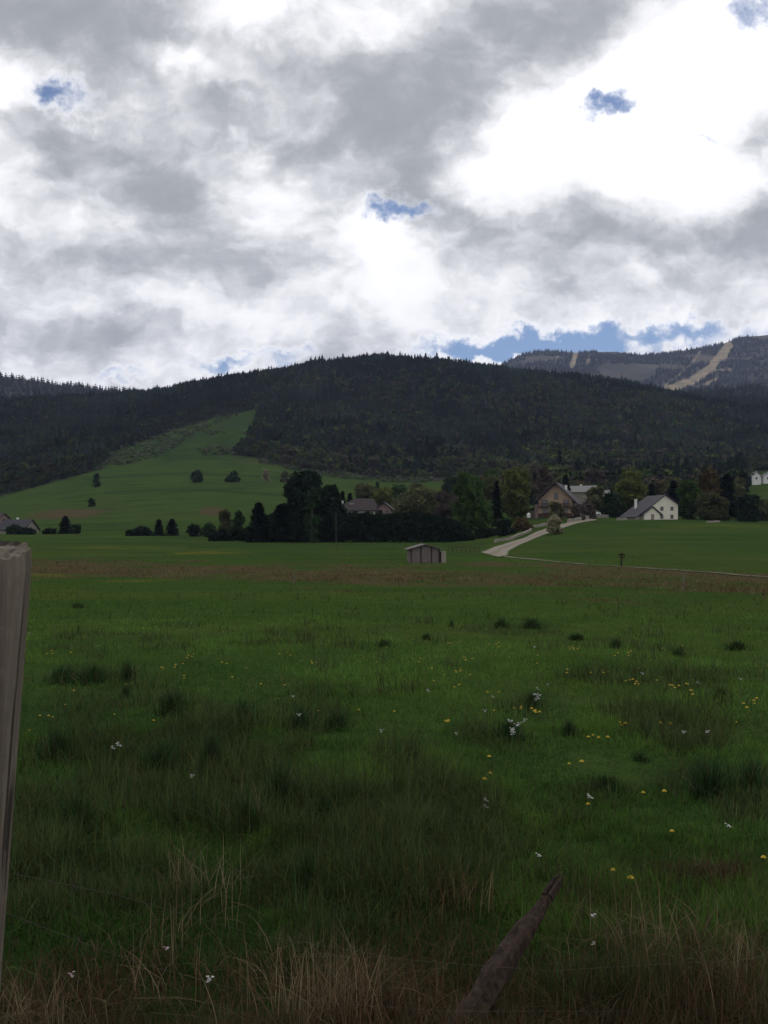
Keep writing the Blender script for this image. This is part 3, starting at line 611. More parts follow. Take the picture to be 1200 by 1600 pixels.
TREES = [
 ('shrub', 'shrub', 'dark scrubby shrub against the wall of the grey roofed farmhouse', 42, 840, 827, 26, 322, 'b', 'needle', .6),
 ('shrub', 'shrub', 'dark shrub between the two farmhouses behind the big post', 22, 841, 822, 22, 324, 'b', 'needle2', .6),
 ('shrub', 'shrub', 'low dark shrub at the right end of the grey roofed farmhouse', 78, 839, 829, 18, 326, 'b', 'needle', .5),
 ('cedar_tree', 'tree', 'huge dark broad conifer, tallest of the clump left of the brown roofed bungalow', 480, 848, 739, 92, 246, 'b', 'needle', 3.2),
 ('cedar_tree', 'tree', 'dark round topped conifer on the right shoulder of the tallest clump beside the bungalow', 513, 848, 757, 44, 250, 'b', 'needle', 2),
 ('pine_tree', 'tree', 'dark spruce at the foot of the tallest conifer clump, on its left side', 440, 849, 790, 52, 240, 'c', 'needle', 2),
 ('pine_tree', 'tree', 'narrow dark spruce at the left end of the black clump by the bungalow', 404, 849, 787, 40, 238, 'c', 'needle', 1.8),
 ('bush', 'bush', 'dull green rounded bush growing in front of the tallest dark conifer', 488, 845, 760, 34, 236, 'b', 'needle2', .8),
 ('conifer', 'tree', 'small dark spruce just left of the bungalow chimney', 535, 815, 768, 22, 292, 'c', 'needle', .7),
 ('conifer', 'tree', 'small dark spruce touching the bungalow chimney from behind', 547, 815, 771, 22, 296, 'c', 'needle', .7),
 ('birch_tree', 'tree', 'thin half bare birch with pale trunk, left of the black spruce clump', 352, 846, 799, 24, 262, 'b', 'olive', .5),
 ('birch_tree', 'tree', 'thin darker birch between the pale birch and the black spruce clump', 374, 846, 800, 24, 258, 'b', 'needle2', .7),
 ('young_spruce', 'tree', 'lone small pointed spruce at the meadow edge between two tree clumps', 303, 842, 822, 16, 290, 'b', 'needle', .5),
 ('young_spruce', 'tree', 'small round topped spruce just left of the pale birches', 326, 843, 821, 20, 285, 'b', 'needle2', .5),
 ('young_spruce', 'tree', 'taller of two pointed spruces in the low dark clump on the left meadow', 248, 842, 812, 20, 300, 'c', 'needle', .9),
 ('young_spruce', 'tree', 'broad spruce at the right end of the low dark clump on the left meadow', 269, 842, 812, 24, 300, 'c', 'needle', .8),
 ('bush', 'bush', 'low dark round bush at the left end of the clump on the left meadow', 202, 842, 831, 10, 300, 'b', 'needle', .3),
 ('hedge_bush', 'bush', 'wide low dark hedge bush under the left meadow spruces', 224, 842, 824, 26, 302, 'b', 'needle', .6),
 ('young_spruce', 'tree', 'bigger of two small dark spruces standing right of the grey roofed farmhouse', 102, 838, 807, 24, 330, 'c', 'needle', 1),
 ('young_spruce', 'tree', 'smaller of two dark spruces right of the grey roofed farmhouse', 118, 838, 822, 15, 330, 'b', 'needle2', .5),
 ('broad_tree', 'tree', 'tall bushy dark green tree at the right end of the long black hedge', 732, 838, 737, 60, 262, 'b', 'green', 1.8),
 ('broad_tree', 'tree', 'rounded light green tree behind the right part of the black hedge', 655, 822, 765, 84, 320, 'b', 'olive', 1.2),
 ('broad_tree', 'tree', 'yellow green low tree just behind the bungalow roof', 598, 818, 764, 44, 335, 'b', 'lime', .8),
 ('broad_tree', 'tree', 'brownish thin crowned tree between the light green tree and the tall dark green one', 697, 826, 772, 44, 300, 'b', 'twiggy', .8),
 ('cypress_tree', 'tree', 'narrow dark columnar conifer between the two tall green trees', 776, 832, 752, 26, 275, 'c', 'needle', .9),
 ('broad_tree', 'tree', 'tall light green tree left of the chalet with a fresh spring crown', 806, 830, 732, 54, 300, 'b', 'lime', 1.4),
 ('broad_tree', 'tree', 'grey green tree squeezed behind the narrow columnar conifer', 766, 830, 744, 34, 330, 'b', 'olive', .8),
 ('shrub', 'shrub', 'dark round shrub beside the road bend below the tall light green tree', 790, 838, 814, 30, 232, 'b', 'needle', .6),
 ('shrub', 'shrub', 'reddish brown shrub beside the low roadside wall', 815, 832, 812, 28, 240, 'b', 'bronze', .6),
 ('shrub', 'shrub', 'pale blossoming shrub at the edge of the gravel road', 867, 835, 806, 21, 205, 'b', 'blossom', .6),
 ('broad_tree', 'tree', 'small dark green tree hiding the front of the beige chalet', 868, 820, 786, 24, 268, 'b', 'olive', .6),
 ('shrub', 'shrub', 'grey twiggy shrub against the right wall of the beige chalet', 903, 818, 790, 26, 270, 'b', 'twiggy', .6),
 ('shrub', 'shrub', 'brown twiggy shrub beside the road right of the chalet', 918, 812, 786, 22, 284, 'b', 'twiggy', .6),
 ('broad_tree', 'tree', 'olive green rounded tree in front of the pale roofs behind the chalet', 932, 806, 763, 36, 330, 'b', 'olive', .7),
 ('broad_tree', 'tree', 'dark bushy tree just left of the tall yellow green tree by the cream house', 958, 809, 772, 34, 312, 'b', 'needle2', .8),
 ('broad_tree', 'tree', 'tall yellow green tree directly left of the cream house chimney', 987, 810, 737, 46, 318, 'b', 'lime', 1.3),
 ('conifer', 'tree', 'dark spruce rising behind the gable peak of the cream house', 1052, 812, 752, 34, 330, 'c', 'needle', 1.1),
 ('conifer', 'tree', 'dark spruce hidden behind the cream house roof, nearer the yellow green tree', 1018, 812, 757, 26, 345, 'c', 'needle', .8),
 ('broad_tree', 'tree', 'dull green leafy tree just right of the cream house', 1077, 818, 752, 38, 300, 'b', 'green', 1.0),
 ('broad_tree', 'tree', 'bronze leaved tall tree right of the cream house', 1103, 818, 733, 44, 305, 'b', 'bronze', 1.2),
 ('broad_tree', 'tree', 'green tree filling the foot of the bronze leaved one', 1112, 819, 772, 44, 292, 'b', 'olive', 1.0),
 ('conifer', 'tree', 'dark tall conifer right of the bronze leaved tree', 1136, 818, 742, 42, 310, 'c', 'needle', 1.2),
 ('broad_tree', 'tree', 'dense dark rounded tree at the far right edge of the grass mound', 1168, 821, 776, 40, 286, 'b', 'needle', 1.0),
 ('broad_tree', 'tree', 'low grey green tree at the right border of the picture beyond the mound', 1196, 822, 782, 34, 300, 'b', 'olive', .8),
 ('broad_tree', 'tree', 'olive crowned tree below the two small white houses on the right', 1158, 806, 744, 28, 360, 'b', 'olive', .8),
 ('broad_tree', 'tree', 'reddish twiggy tree between the tall light green tree and the chalet roof', 848, 800, 728, 32, 345, 'b', 'twiggy', .8),
 ('conifer', 'tree', 'dark spruce behind the beige chalet ridge', 884, 796, 742, 24, 360, 'c', 'needle', .8),
 ('bush', 'bush', 'dark bush standing alone on the terrace of the upper left meadow', 308, 745, 736, 19, 640, 'b', 'needle2', .5),
 ('bush', 'bush', 'flat wide dark bush on the upper meadow terrace', 364, 745, 740, 24, 640, 'b', 'needle2', .5),
 ('bush', 'bush', 'pale bush on the meadow right of the flat dark bush', 416, 742, 734, 10, 650, 'b', 'blossom', .3),
 ('bush', 'bush', 'grey bush on the upper meadow just below the forest edge', 446, 746, 736, 13, 650, 'b', 'olive', .3),
 ('bush', 'bush', 'tiny dark bush on the left meadow slope above the ploughed strip', 143, 785, 781, 7, 520, 'b', 'needle2', .2),
 ('bush', 'bush', 'tiny dark bush on the high left part of the meadow near the forest', 151, 744, 740, 8, 640, 'b', 'needle2', .2),
]
for (nm, cat, lb, u, vb, vt, wp, Y, kd, mt, dn) in TREES:
    o = tree(nm, cat, lb, u, vb, vt, wp, Y, kd, mt, bark='birch' if 'birch' in nm else 'bark', dens=dn, trunk=Y < 500, low=.0 if cat in ('bush', 'shrub') else .06)
# more mixed trees where the village meets the wood
r = np.random.default_rng(5)
for i in range(84):
    u = r.uniform(560, 1165); Y = r.uniform(380, 500)
    if 600 < u < 700 and r.random() < .75: continue
    if 1165 < u: continue
    if 870 < u < 960 and Y < 430: continue
    px = 1 / F * Y; hh = r.uniform(6, 13); kd = 'c' if r.random() < .35 else 'b'; p = gp(u, Y); lm = 'bungalow' if u < 640 else 'tall dark green tree' if u < 760 else 'chalet' if u < 925 else 'cream house' if u < 1085 else 'bronze leaved tree'; vt = HV - F * (p.z + hh - CZ) / Y
    mt = 'needle' if kd == 'c' else ['olive', 'green', 'twiggy', 'needle2', 'olive', 'bronze'][r.integers(6)]
    tree('village_tree', 'tree', '%s in the mixed belt of trees behind the %s' % ({'needle': 'small dark spruce', 'olive': 'olive green broadleaf tree', 'green': 'fresh green broadleaf tree', 'twiggy': 'bare grey brown tree', 'needle2': 'dull dark leafy tree', 'bronze': 'bronze leaved small tree'}[mt], lm), u, 0, vt, (hh * (.5 if kd == 'c' else .8)) / px, Y, kd, mt, group='trees between the village and the forest', dens=.45)

# the long black hedge
def hedge(name, label, pts, prof_u, prof_v, vb, Y, wid, n, mt):
    r = np.random.default_rng(3); u = r.uniform(prof_u[0], prof_u[-1], n); x = (u - 600) / F * Y
    zb = height(x, x * 0 + Y); top = zpx(np.interp(u, prof_u, prof_v), Y) + .5 * fbm(x / 2.2, x * 0, 3, 4) * 1.6
    Hh = top - zb; t = r.random(n) ** .7; side = r.uniform(-1, 1, n); yy = Y + side * wid * .5 * np.sqrt(np.clip(1.08 - t ** 3, 0, 1)) * (1 + .5 * fbm(x / 1.5, t * 3, 2, 8))
    c = np.stack([x, yy, zb + Hh * t], -1); s_ = .30 * r.uniform(.5, 1.5, (n, 1)); a = r.normal(size=(n, 3)) * s_; b = r.normal(size=(n, 3)) * s_
    V = np.stack([c + a, c + b, c - (a + b) * .7], 1).reshape(-1, 3)
    o = link(name, np_mesh(name, V, np.arange(3 * n).reshape(-1, 3), M[mt])); return tag(o, label, 'hedge')
hedge('hedge', 'long tall black green hedge in front of the bungalow', None, [385, 420, 470, 500, 530, 570, 610, 640, 665, 690, 710, 728, 740], [826, 806, 802, 806, 806, 803, 805, 801, 804, 808, 813, 822, 842], 848, 240, 5, 26000, 'needle')
hedge('hedge', 'low dark hedge between the birches and the tall black clump', None, [328, 345, 370, 392], [836, 828, 829, 834], 848, 250, 3, 2200, 'needle')
hedge('hedge', 'low dark garden hedge beside the lawn near the road', None, [744, 755, 775, 800], [829, 826, 826, 830], 836, 246, 2, 1600, 'needle')

# ------------------------------------------------------------------ houses
def window(root, x, z, w_, h_, y, frame='frame', shut=None, side=None):
    f = MB(); t = .09
    f.box(x - w_/2 - t, x - w_/2, y - .06, y + .05, z - t, z + h_ + t).box(x + w_/2, x + w_/2 + t, y - .06, y + .05, z - t, z + h_ + t)
    f.box(x - w_/2, x + w_/2, y - .058, y + .05, z - t, z).box(x - w_/2, x + w_/2, y - .058, y + .05, z + h_, z + h_ + t).box(x - .03, x + .03, y - .05, y + .04, z, z + h_)
    o = f.build('window', M[frame], root)
    g = MB().box(x - w_/2, x + w_/2, y - .025, y + .03, z, z + h_).build('pane', M['glass'], o)
    if side: o.rotation_euler = (0, 0, side[0]); o.location = side[1]
    return o
def roof_slab(m, x0, z0, x1, z1, y0, y1, t=.22):
    L = math.hypot(x1 - x0, z1 - z0); nx, nz = -(z1 - z0) / L * t, (x1 - x0) / L * t
    if nz < 0: nx, nz = -nx, -nz
    m.prism([(x0, z0), (x1, z1), (x1 + nx, z1 + nz), (x0 + nx, z0 + nz)] if x1 > x0 else [(x1, z1), (x0, z0), (x0 + nx, z0 + nz), (x1 + nx, z1 + nz)], y0, y1)
# cream house on the crest
c = gp(1040, 292); b0 = tag(empty('farmhouse', c, R(15)), 'cream rendered house with dark sweeping roof and four small windows on the grass crest', 'house')
b0.location.z = zpx(813, 292)
wl = MB().prism([(-4.6, -1.5), (4.3, -1.5), (4.3, 4.9), (0, 7.6), (-1.5, 6.6), (-4.6, 4.4)], 0, 10).build('wall', M['cream'], b0)
MB().prism([(-9.4, -1.5), (-4.6, -1.5), (-4.6, 4.3), (-9.4, 1.0)], 1.4, 9.8).build('side_wing', M['cream'], b0)
wg = MB().prism([(-7.9, -1.5), (-2.4, -1.5), (-2.4, 1.9), (-5.0, 3.9), (-7.9, 1.9)], -.8, 4).build('porch_wing', M['cream'], b0)
m = MB(); roof_slab(m, 5.0, 4.55, 0, 7.75, -.7, 10.6); roof_slab(m, 0, 7.75, -10.2, .85, -.3, 10.6)
rf = m.build('roof', M['roofslate'], b0)
m = MB(); roof_slab(m, -1.9, 1.6, -5.05, 4.05, -1.3, 3.4); roof_slab(m, -5.05, 4.05, -8.6, 1.5, -1.3, 3.4); m.build('porch_roof', M['roofslate'], b0)
m = MB().box(-6.4, -5.8, 7.0, 7.6, 3.5, 6.6).box(-6.5, -5.7, 6.9, 7.7, 6.6, 6.75); m.build('chimney', M['white'], rf)
for x in (-1.3, 2.2):
    for z in (.6, 3.1): window(b0, x, z, .85, 1.05, 0)
MB().box(-5.5, -4.5, -.86, -.8, -.2, 1.9).build('door', M['pinkwall'], b0)
# chalet
c = gp(868, 296); b1 = tag(empty('chalet', c, R(-19)), 'large beige and timber chalet with dark overhanging gable roof beside the road', 'house'); b1.location.z = zpx(808, 296)
MB().prism([(-5.4, -2), (5.2, -2), (5.2, 5.5), (0, 10.5), (-5.4, 5.3)], 0, 13).build('wall', M['beige'], b1)
m = MB(); roof_slab(m, 7.0, 3.95, 0, 10.7, -1.6, 13.8, .3); roof_slab(m, 0, 10.7, -7.1, 3.85, -1.6, 13.8, .3); rf = m.build('roof', M['roofdark'], b1)
MB().box(2.0, 2.7, 6, 6.7, 7.4, 10.3).build('chimney', M['white'], rf)
m = MB().box(-5.2, 5.0, -1.25, -.003, 3.15, 3.35)
for k in range(26): m.box(-5.15 + k * .4, -5.03 + k * .4, -1.22, -1.16, 3.352, 4.25)
m.box(-5.2, 5.0, -1.25, -1.13, 4.252, 4.35); m.build('balcony', M['chaletwood'], b1)
MB().box(-5.42, 5.22, -.05, -.003, -.5, 1.2).build('timber_cladding', M['chaletwood'], b1)
window(b1, 0.2, 5.6, 1.1, 2.0, 0); window(b1, -3.3, 3.5, 1.8, 1.8, 0); window(b1, 3.3, 3.5, 1.6, 1.8, 0); window(b1, -3.2, 1.3, 1.5, 1.2, 0); window(b1, 3.0, 1.3, 1.5, 1.2, 0)
for yy in (2.0, 4.2, 6.4): window(b1, 0, 2.6, 1.0, 1.7, 0, 'white', None, (R(90), (5.2, yy, 0)))
m = MB(); roof_slab(m, -4.8, 3.8, -9.4, 2.0, 1, 8); m.build('lean_to_roof', M['rooftile'], b1)
MB().box(-9.0, -5.4, 1.4, 7.6, -2, 2.1).build('lean_to_wall', M['pinkwall'], b1)
MB().box(-6.6, -5.42, -.02, .9, -1.0, 4.2).build('end_pillar', M['pinkwall'], b1)
# bungalow
c = gp(568, 284); b2 = tag(empty('bungalow', c, R(-6)), 'low bungalow with broad mauve brown roof and skylight behind the black hedge', 'house'); b2.location.z = zpx(817, 284)
MB().box(-8.0, 3.4, 0, 9, -2, 3.9).build('wall', M['cream'], b2)
m = MB(); v = [(-9.2, -1, 3.8), (4.2, -1, 3.8), (4.2, 10, 3.8), (-9.2, 10, 3.8), (-3.4, 4.5, 7.5), (2.4, 4.5, 7.5)]
m.add(v + [(a, b, z - .25) for a, b, z in v[:4]], [(0, 1, 5, 4), (1, 2, 5), (2, 3, 4, 5), (3, 0, 4), (6, 7, 1, 0), (7, 8, 2, 1), (8, 9, 3, 2), (9, 6, 0, 3), (9, 8, 7, 6)])
rf = m.build('roof', M['rooftile'], b2)
MB().box(-7.0, -6.5, 2.2, 2.7, 4.4, 6.6).box(-7.08, -6.42, 2.12, 2.78, 6.6, 6.75).build('chimney', M['white'], rf)
k = MB().box(-.7, .7, -.04, .1, -.3, .3).build('skylight', M['roofpale'], rf); k.location = (-3.9, 1.75, 5.78); k.rotation_euler = (R(-56), 0, 0)
MB().prism([(3.4, -2), (8.2, -2), (8.2, 4.2), (6.0, 5.9), (3.4, 4.2)], 1.2, 8).build('end_wing', M['pinkwall'], b2)
m = MB(); roof_slab(m, 8.9, 3.8, 6.0, 6.1, .4, 8.6); roof_slab(m, 6.0, 6.1, 2.9, 3.8, .4, 8.6); m.build('wing_roof', M['roofdark'], b2)
for x in (-6.5, -2.5, 1.2): window(b2, x, 2.2, 1.3, 1.2, 0)
MB().box(4.3, 5.6, 1.12, 1.2, .8, 3.9).build('loggia_shade', M['dark'], b2); window(b2, 7.0, 2.6, .9, 1.1, 1.2)  # flat dark slab on the wall, painted shade of an open recess
# plain gabled houses further away
def small_house(name, label, u, Y, vb, w_, d_, he, hr, rz, wallm, roofm, wins=()):
    b = tag(empty(name, gp(u, Y), R(rz)), label, 'house'); b.location.z = zpx(vb, Y)
    MB().prism([(-w_/2, -2), (w_/2, -2), (w_/2, he), (0, hr), (-w_/2, he)], 0, d_).build('wall', M[wallm], b)
    m = MB(); e = .5; s_ = (hr - he) / (w_/2)
    roof_slab(m, w_/2 + e, he - e * s_ + .05, 0, hr + .05, -.6, d_ + .6, .2); roof_slab(m, 0, hr + .05, -w_/2 - e, he - e * s_ + .05, -.6, d_ + .6, .2); rf = m.build('roof', M[roofm], b)
    MB().box(w_*.12, w_*.12 + .6, d_*.6, d_*.6 + .6, hr - 1.2, hr + .8).build('chimney', M['white'], rf)
    for x, z in wins: window(b, x, z, .9, 1.1, 0)
    return b
small_house('farmhouse', 'grey roofed low farmhouse partly behind the big post at the left', 49, 334, 836, 9, 10, 2.0, 5.4, 78, 'stone', 'roofslate', ((-2, 1), (2, 1)))
small_house('farmhouse', 'dark roofed house at the left border beside the grey roofed farmhouse', 6, 338, 832, 8, 9, 3.6, 6.8, 62, 'pinkwall', 'roofdark', ((-2, 1), (2, 1), (0, 3.6)))
small_house('barn', 'pale metal roofed barn glimpsed between the chalet and the olive tree', 930, 366, 778, 9, 9, 2.2, 4.6, 70, 'stone', 'roofpale')
small_house('barn', 'bright low roof right of the pale metal roofed barn', 950, 372, 782, 6, 6, 2.2, 4.0, 80, 'white', 'roofpale')
small_house('cottage', 'pinkish house end peeping between the tall green trees', 783, 392, 762, 5, 6, 1.8, 3.6, 60, 'pinkwall', 'rooftile', ((0, 1),))
small_house('cottage', 'left one of two tiny white houses at the foot of the forest', 1182, 552, 753, 5.0, 8, 3.6, 6.0, -10, 'white', 'roofpale', ((0, 1.6),))
small_house('cottage', 'right one of two tiny white houses under the forest, at the picture border', 1200, 556, 753, 5.0, 8, 3.4, 5.4, -10, 'white', 'roofpale', ((0, 1.6),))
# field shed
ps = hit(666, 880); Ys = ps.y; ps = gp(664, Ys); S = Ys / F
sh = tag(empty('field_shed', ps, R(6)), 'small weathered lilac grey plank shed standing alone in the meadow', 'shed')
wv = 22.5 * S; hv_ = 22 * S; hr = 29 * S; dp = 3.2
MB().prism([(-wv, 0), (wv, 0), (wv, hv_), (0, hr - .1), (-wv, hv_)], 0, dp).build('wall', M['shedwood'], sh)
m = MB()
roof_slab(m, wv + .38, hv_ - .08, 0, hr, -.35, dp + .3, .07); roof_slab(m, 0, hr, -wv - .38, hv_ - .08, -.35, dp + .3, .07); m.build('roof', M['shedwood'], sh)
for x in (-wv + .05, -wv * .28, wv * .45, wv): MB().box(x - .06, x + .06, -.07, -.003, -.1, hv_ + (.2 if abs(x) < wv * .6 else 0)).build('post', M['rotten'], sh)
MB().box(wv + .25, wv + .85, .1, 1.3, -.1, hv_ * .82).build('pale_door_panel', M['stone'], sh)
MB().box(-wv * .26, wv * .42, -.03, -.002, .1, hv_ * .92).build('door', M['shedwood'], sh)

# ------------------------------------------------------------------ road, path and roadside
def road_f(t, o):
    s = T(t); p = s.pos(); a = s.attr(); sp = s.n('ShaderNodeSeparateColor'); s.i(sp, 0, a); n1 = s.noise(p, .6, 5, .65); n2 = s.noise(p, 5, 4, .6)
    g = s.mix(s.mapr(n1, .35, .65), c4((.17, .145, .12)), c4((.245, .215, .185)))
    g = s.mix(s.mapr(n2, .4, .65, 0, .5), g, c4((.13, .11, .09)))
    g = s.mix(s.mapr(s.math('ADD', sp.outputs[0], s.mapr(n1, .3, .7, -.5, .5)), .4, .7, 0, .75), g, c4((.105, .105, .055)))
    g = s.mix(s.mapr(s.math('ADD', sp.outputs[1], s.mapr(n2, .3, .7, -.4, .4)), .3, .7), g, c4((.030, .062, .014)))
    s.bsdf(o, g, .95, n2, .5, .05, .05)
M['road'] = mat('gravel_lane', road_f)
def ribbon(name, left, right, mt, dz, sub=14):
    Lp = [hit(*p) for p in left]; Rp = [hit(*p) for p in right]
    def res(P, n):
        d = [0]
        for a, b in zip(P[:-1], P[1:]): d.append(d[-1] + (b - a).length)
        ts = np.linspace(0, d[-1], n); A_ = np.array([[p.x, p.y] for p in P]); return np.stack([np.interp(ts, d, A_[:, k]) for k in (0, 1)], -1)
    n = 90; A_ = res(Lp, n); B_ = res(Rp, n); t = np.linspace(0, 1, 13)[None, :, None]
    G_ = A_[:, None] * (1 - t) + B_[:, None] * t; x = G_[..., 0]; y = G_[..., 1]; z = height(x, y) + dz
    i = np.arange(n * 13).reshape(n, 13); q_ = np.stack([i[:-1, :-1], i[:-1, 1:], i[1:, 1:], i[1:, :-1]], -1).reshape(-1, 4)
    return tag(link(name, np_mesh(name, np.stack([x, y, z], -1), q_, M[mt], np.stack([np.tile(np.array([1, .5, 0, 0, .2, .8, 1, .8, .2, 0, 0, .5, 1.]) * .7, n), np.tile(np.array([1, .25, 0, 0, 0, 0, 0, 0, 0, 0, 0, .25, 1.]), n), np.zeros(13 * n)], -1), True)), kind='structure')
ribbon('road', [(750, 863), (770, 855), (794, 848), (818, 841), (836, 832), (856, 825), (884, 818), (926, 810)], [(780, 871), (794, 869), (796, 861), (812, 852), (838, 841), (862, 832), (890, 822), (934, 813)], 'road', .07)
ribbon('path', [(782, 869), (850, 875.4), (900, 880.5), (960, 884.6), (1000, 887), (1060, 890.6), (1130, 896), (1210, 903), (1400, 920)], [(790, 871.2), (850, 876.6), (900, 881.7), (960, 885.8), (1000, 888.2), (1060, 891.9), (1130, 897.4), (1210, 904.6), (1400, 921.8)], 'pathearth', .06)
def low_wall(label, pts, h_, th, Y=None):
    P_ = []
    for a, b in zip(pts[:-1], pts[1:]):
        for k in range(4): P_.append((a[0] + (b[0] - a[0]) * k / 4, a[1] + (b[1] - a[1]) * k / 4))
    P_.append(pts[-1]); P_ = [hit(*p) for p in P_]; m = MB(); vs = []; fs = []
    for i, p in enumerate(P_):
        d = P_[min(i + 1, len(P_) - 1)] - P_[max(i - 1, 0)]; nrm = Vector((-d.y, d.x, 0)).normalized() * th / 2
        hh = h_ * (1 + .1 * math.sin(i * 2.3))
        for s_ in (-1, 1): vs += [(p.x + s_ * nrm.x, p.y + s_ * nrm.y, p.z - .3), (p.x + s_ * nrm.x, p.y + s_ * nrm.y, p.z + hh)]
    for i in range(len(P_) - 1):
        a, b = 4 * i, 4 * i + 4; fs += [(a, b, b+1, a+1), (a+3, b+3, b+2, a+2), (a+1, b+1, b+3, a+3)]
    fs += [(0, 1, 3, 2), (len(vs)-4, len(vs)-2, len(vs)-1, len(vs)-3)]
    m.add(vs, fs); return tag(m.build('low_wall', M['stone'], None), label, 'wall')
low_wall('pale low stone wall along the left side of the road bend', [(773, 848), (800, 843), (822, 834), (830, 830)], .62, .4)
low_wall('pale low stone wall climbing beside the road below the chalet', [(824, 828), (842, 824), (858, 820)], .7, .4)
low_wall('pale garden wall beside the upper road right of the chalet', [(887, 817), (908, 813)], .9, .45)
low_wall('long pale wall at the top of the road towards the cream house', [(911, 811.5), (932, 809.5), (950, 809)], 1.0, .45)
low_wall('short pale stone wall at the left corner of the cream house', [(963, 813), (980, 813)], .8, .5)
low_wall('short grey stone wall in the grass right of the cream house', [(1105, 817), (1124, 816)], .5, .5)
# parked white car by the top of the road
pc = gp(928, 300); pc.z = max(pc.z, zpx(805, 300)); car = tag(empty('parked_car', pc, R(20)), 'small white parked car glimpsed beside the chalet at the top of the road', 'car')
MB().prism([(-2.0, .3), (2.0, .3), (2.0, .75), (1.2, .88), (.55, 1.38), (-1.2, 1.42), (-1.95, .95)], -.8, .8).build('body', M['bluewhite'], car)
MB().prism([(1.05, .9), (.52, 1.30), (-1.12, 1.34), (-1.6, .95)], -.81, .81).build('side_windows', M['glass'], car)
for x in (-1.25, 1.25):
    for y in (-.72, .72):
        wv_ = MB(); n_ = 14; wv_.prism([(x + .31 * math.cos(2*PI*k/n_), .31 + .31 * math.sin(2*PI*k/n_)) for k in range(n_)], y - .1, y + .1); wv_.build('wheel', M['tyre'], car)
# white round tank by the chalet
r_ = MB(); pt = gp(826, 285, .0); n_ = 12
r_.tube([(0, 0, 0), (0, 0, .5), (0, 0, 1.1), (0, 0, 1.5)], [.45, .55, .5, .2], 12)
t_ = r_.build('water_tank', M['white']); t_.location = (pt.x, pt.y, zpx(809, 285)); tag(t_, 'small white rounded tank beside the left end of the chalet', 'tank')
# excavated white spot on the far slope
def fence_post(u, v, hpx, label, group=None, rad_=.05, mt='stone', cross=False, name='fence_post', tilt=0):
    p = hit(u, v); Hh = hpx / F * p.y
    m = MB().tube([(0, 0, -.2), (0, 0, Hh * .5), (0, 0, Hh)], [rad_, rad_, rad_ * .8], 7)
    if cross:
        o = tag(empty(name, p, 0), label, 'post', group); m.build('pole', M[mt], o)
        MB().box(-.34, .34, -.12, -.09, Hh * .80, Hh * .93).box(-.26, .3, -.16, -.121, Hh * .62, Hh * .72).build('board', M[mt], o)
    else:
        o = m.build(name, M[mt]); o.location = p; o.rotation_euler = (0, R(tilt), 0); tag(o, label, 'post', group)
    return o
fence_post(971, 886, 22, 'dark wooden signpost with crossed boards beside the narrow path', None, .09, 'rotten', True, 'signpost')
fence_post(460, 914, 20, 'single pale fence post standing in the brown reed strip', None, .05, 'post')
fence_post(1069, 921, 24, 'pale fence post in the brown grass below the narrow path', None, .05, 'post')
fo = tag(empty('rail_fence', hit(725, 864), 0), 'low weathered wooden rail fence between the shed and the road', 'fence')
pf = [hit(u, 864.5) for u in range(700, 752, 7)]
for p in pf:
    k = MB().tube([(0, 0, -.2), (0, 0, 1.15)], [.07, .06], 6).build('post', M['bark'], fo); k.location = p - fo.location
for hz in (.5, .95): MB().tube([p + Vector((0, -.08, hz)) - fo.location for p in pf], [.035] * len(pf), 5).build('rail', M['bark'], fo)
for p, (u, v, h_) in [(None, q_) for q_ in ((525, 858, 60), )]:
    o = fence_post(u, v, h_, 'tall thin dark utility pole in front of the black hedge', None, .09, 'bark', name='utility_pole')

# ------------------------------------------------------------------ big weathered gate post at the left
post = MB(); Yp = 1.02; rp = np.random.default_rng(2)
def pu(u, v, Y): return Vector(((u - 600) / F * Y, Y, zpx(v, Y)))
# rotated square: right corner, front corner, left corner, back corner
cs = [pu(56, 848, 1.10), pu(26, 873, .985), pu(-72, 892, 1.04), pu(-55, 838, 1.17)]
sub = 12; ring0 = []
for a, b in zip(cs, cs[1:] + cs[:1]):
    for k in range(sub):
        t = k / sub; e = min(t, 1 - t); p = a.lerp(b, t); ring0.append((p, e))
ctr = sum((p for p, e in ring0), Vector()) / len(ring0); nrg = len(ring0); vs = []; rows = 46
for j in range(rows):
    d = j / (rows - 1); drop = d ** 1.15 * 1.66
    off = Vector((-.072, .0, -1)) * drop
    for i, (p, e) in enumerate(ring0):
        out_ = (p - ctr); out_.z = 0
        gro = (fbm(np.array([i * .9]), np.array([drop * .8]), 3, 5)[0] * .008 + fbm(np.array([i * 2.1]), np.array([drop * 3]), 2, 6)[0] * .004)
        rnd = -.10 * max(0, .09 - e) if e < .09 else 0
        top_r = -.05 if j == 0 else 0
        vs.append(p + off + out_.normalized() * (gro + rnd * .6) + out_ * top_r + Vector((0, 0, (fbm(np.array([i * .6]), np.array([7.]), 3, 2)[0] * .012 if j < 2 else 0))))
fs = [(j*nrg+i, (j+1)*nrg+i, (j+1)*nrg+(i+1) % nrg, j*nrg+(i+1) % nrg) for j in range(rows-1) for i in range(nrg)]
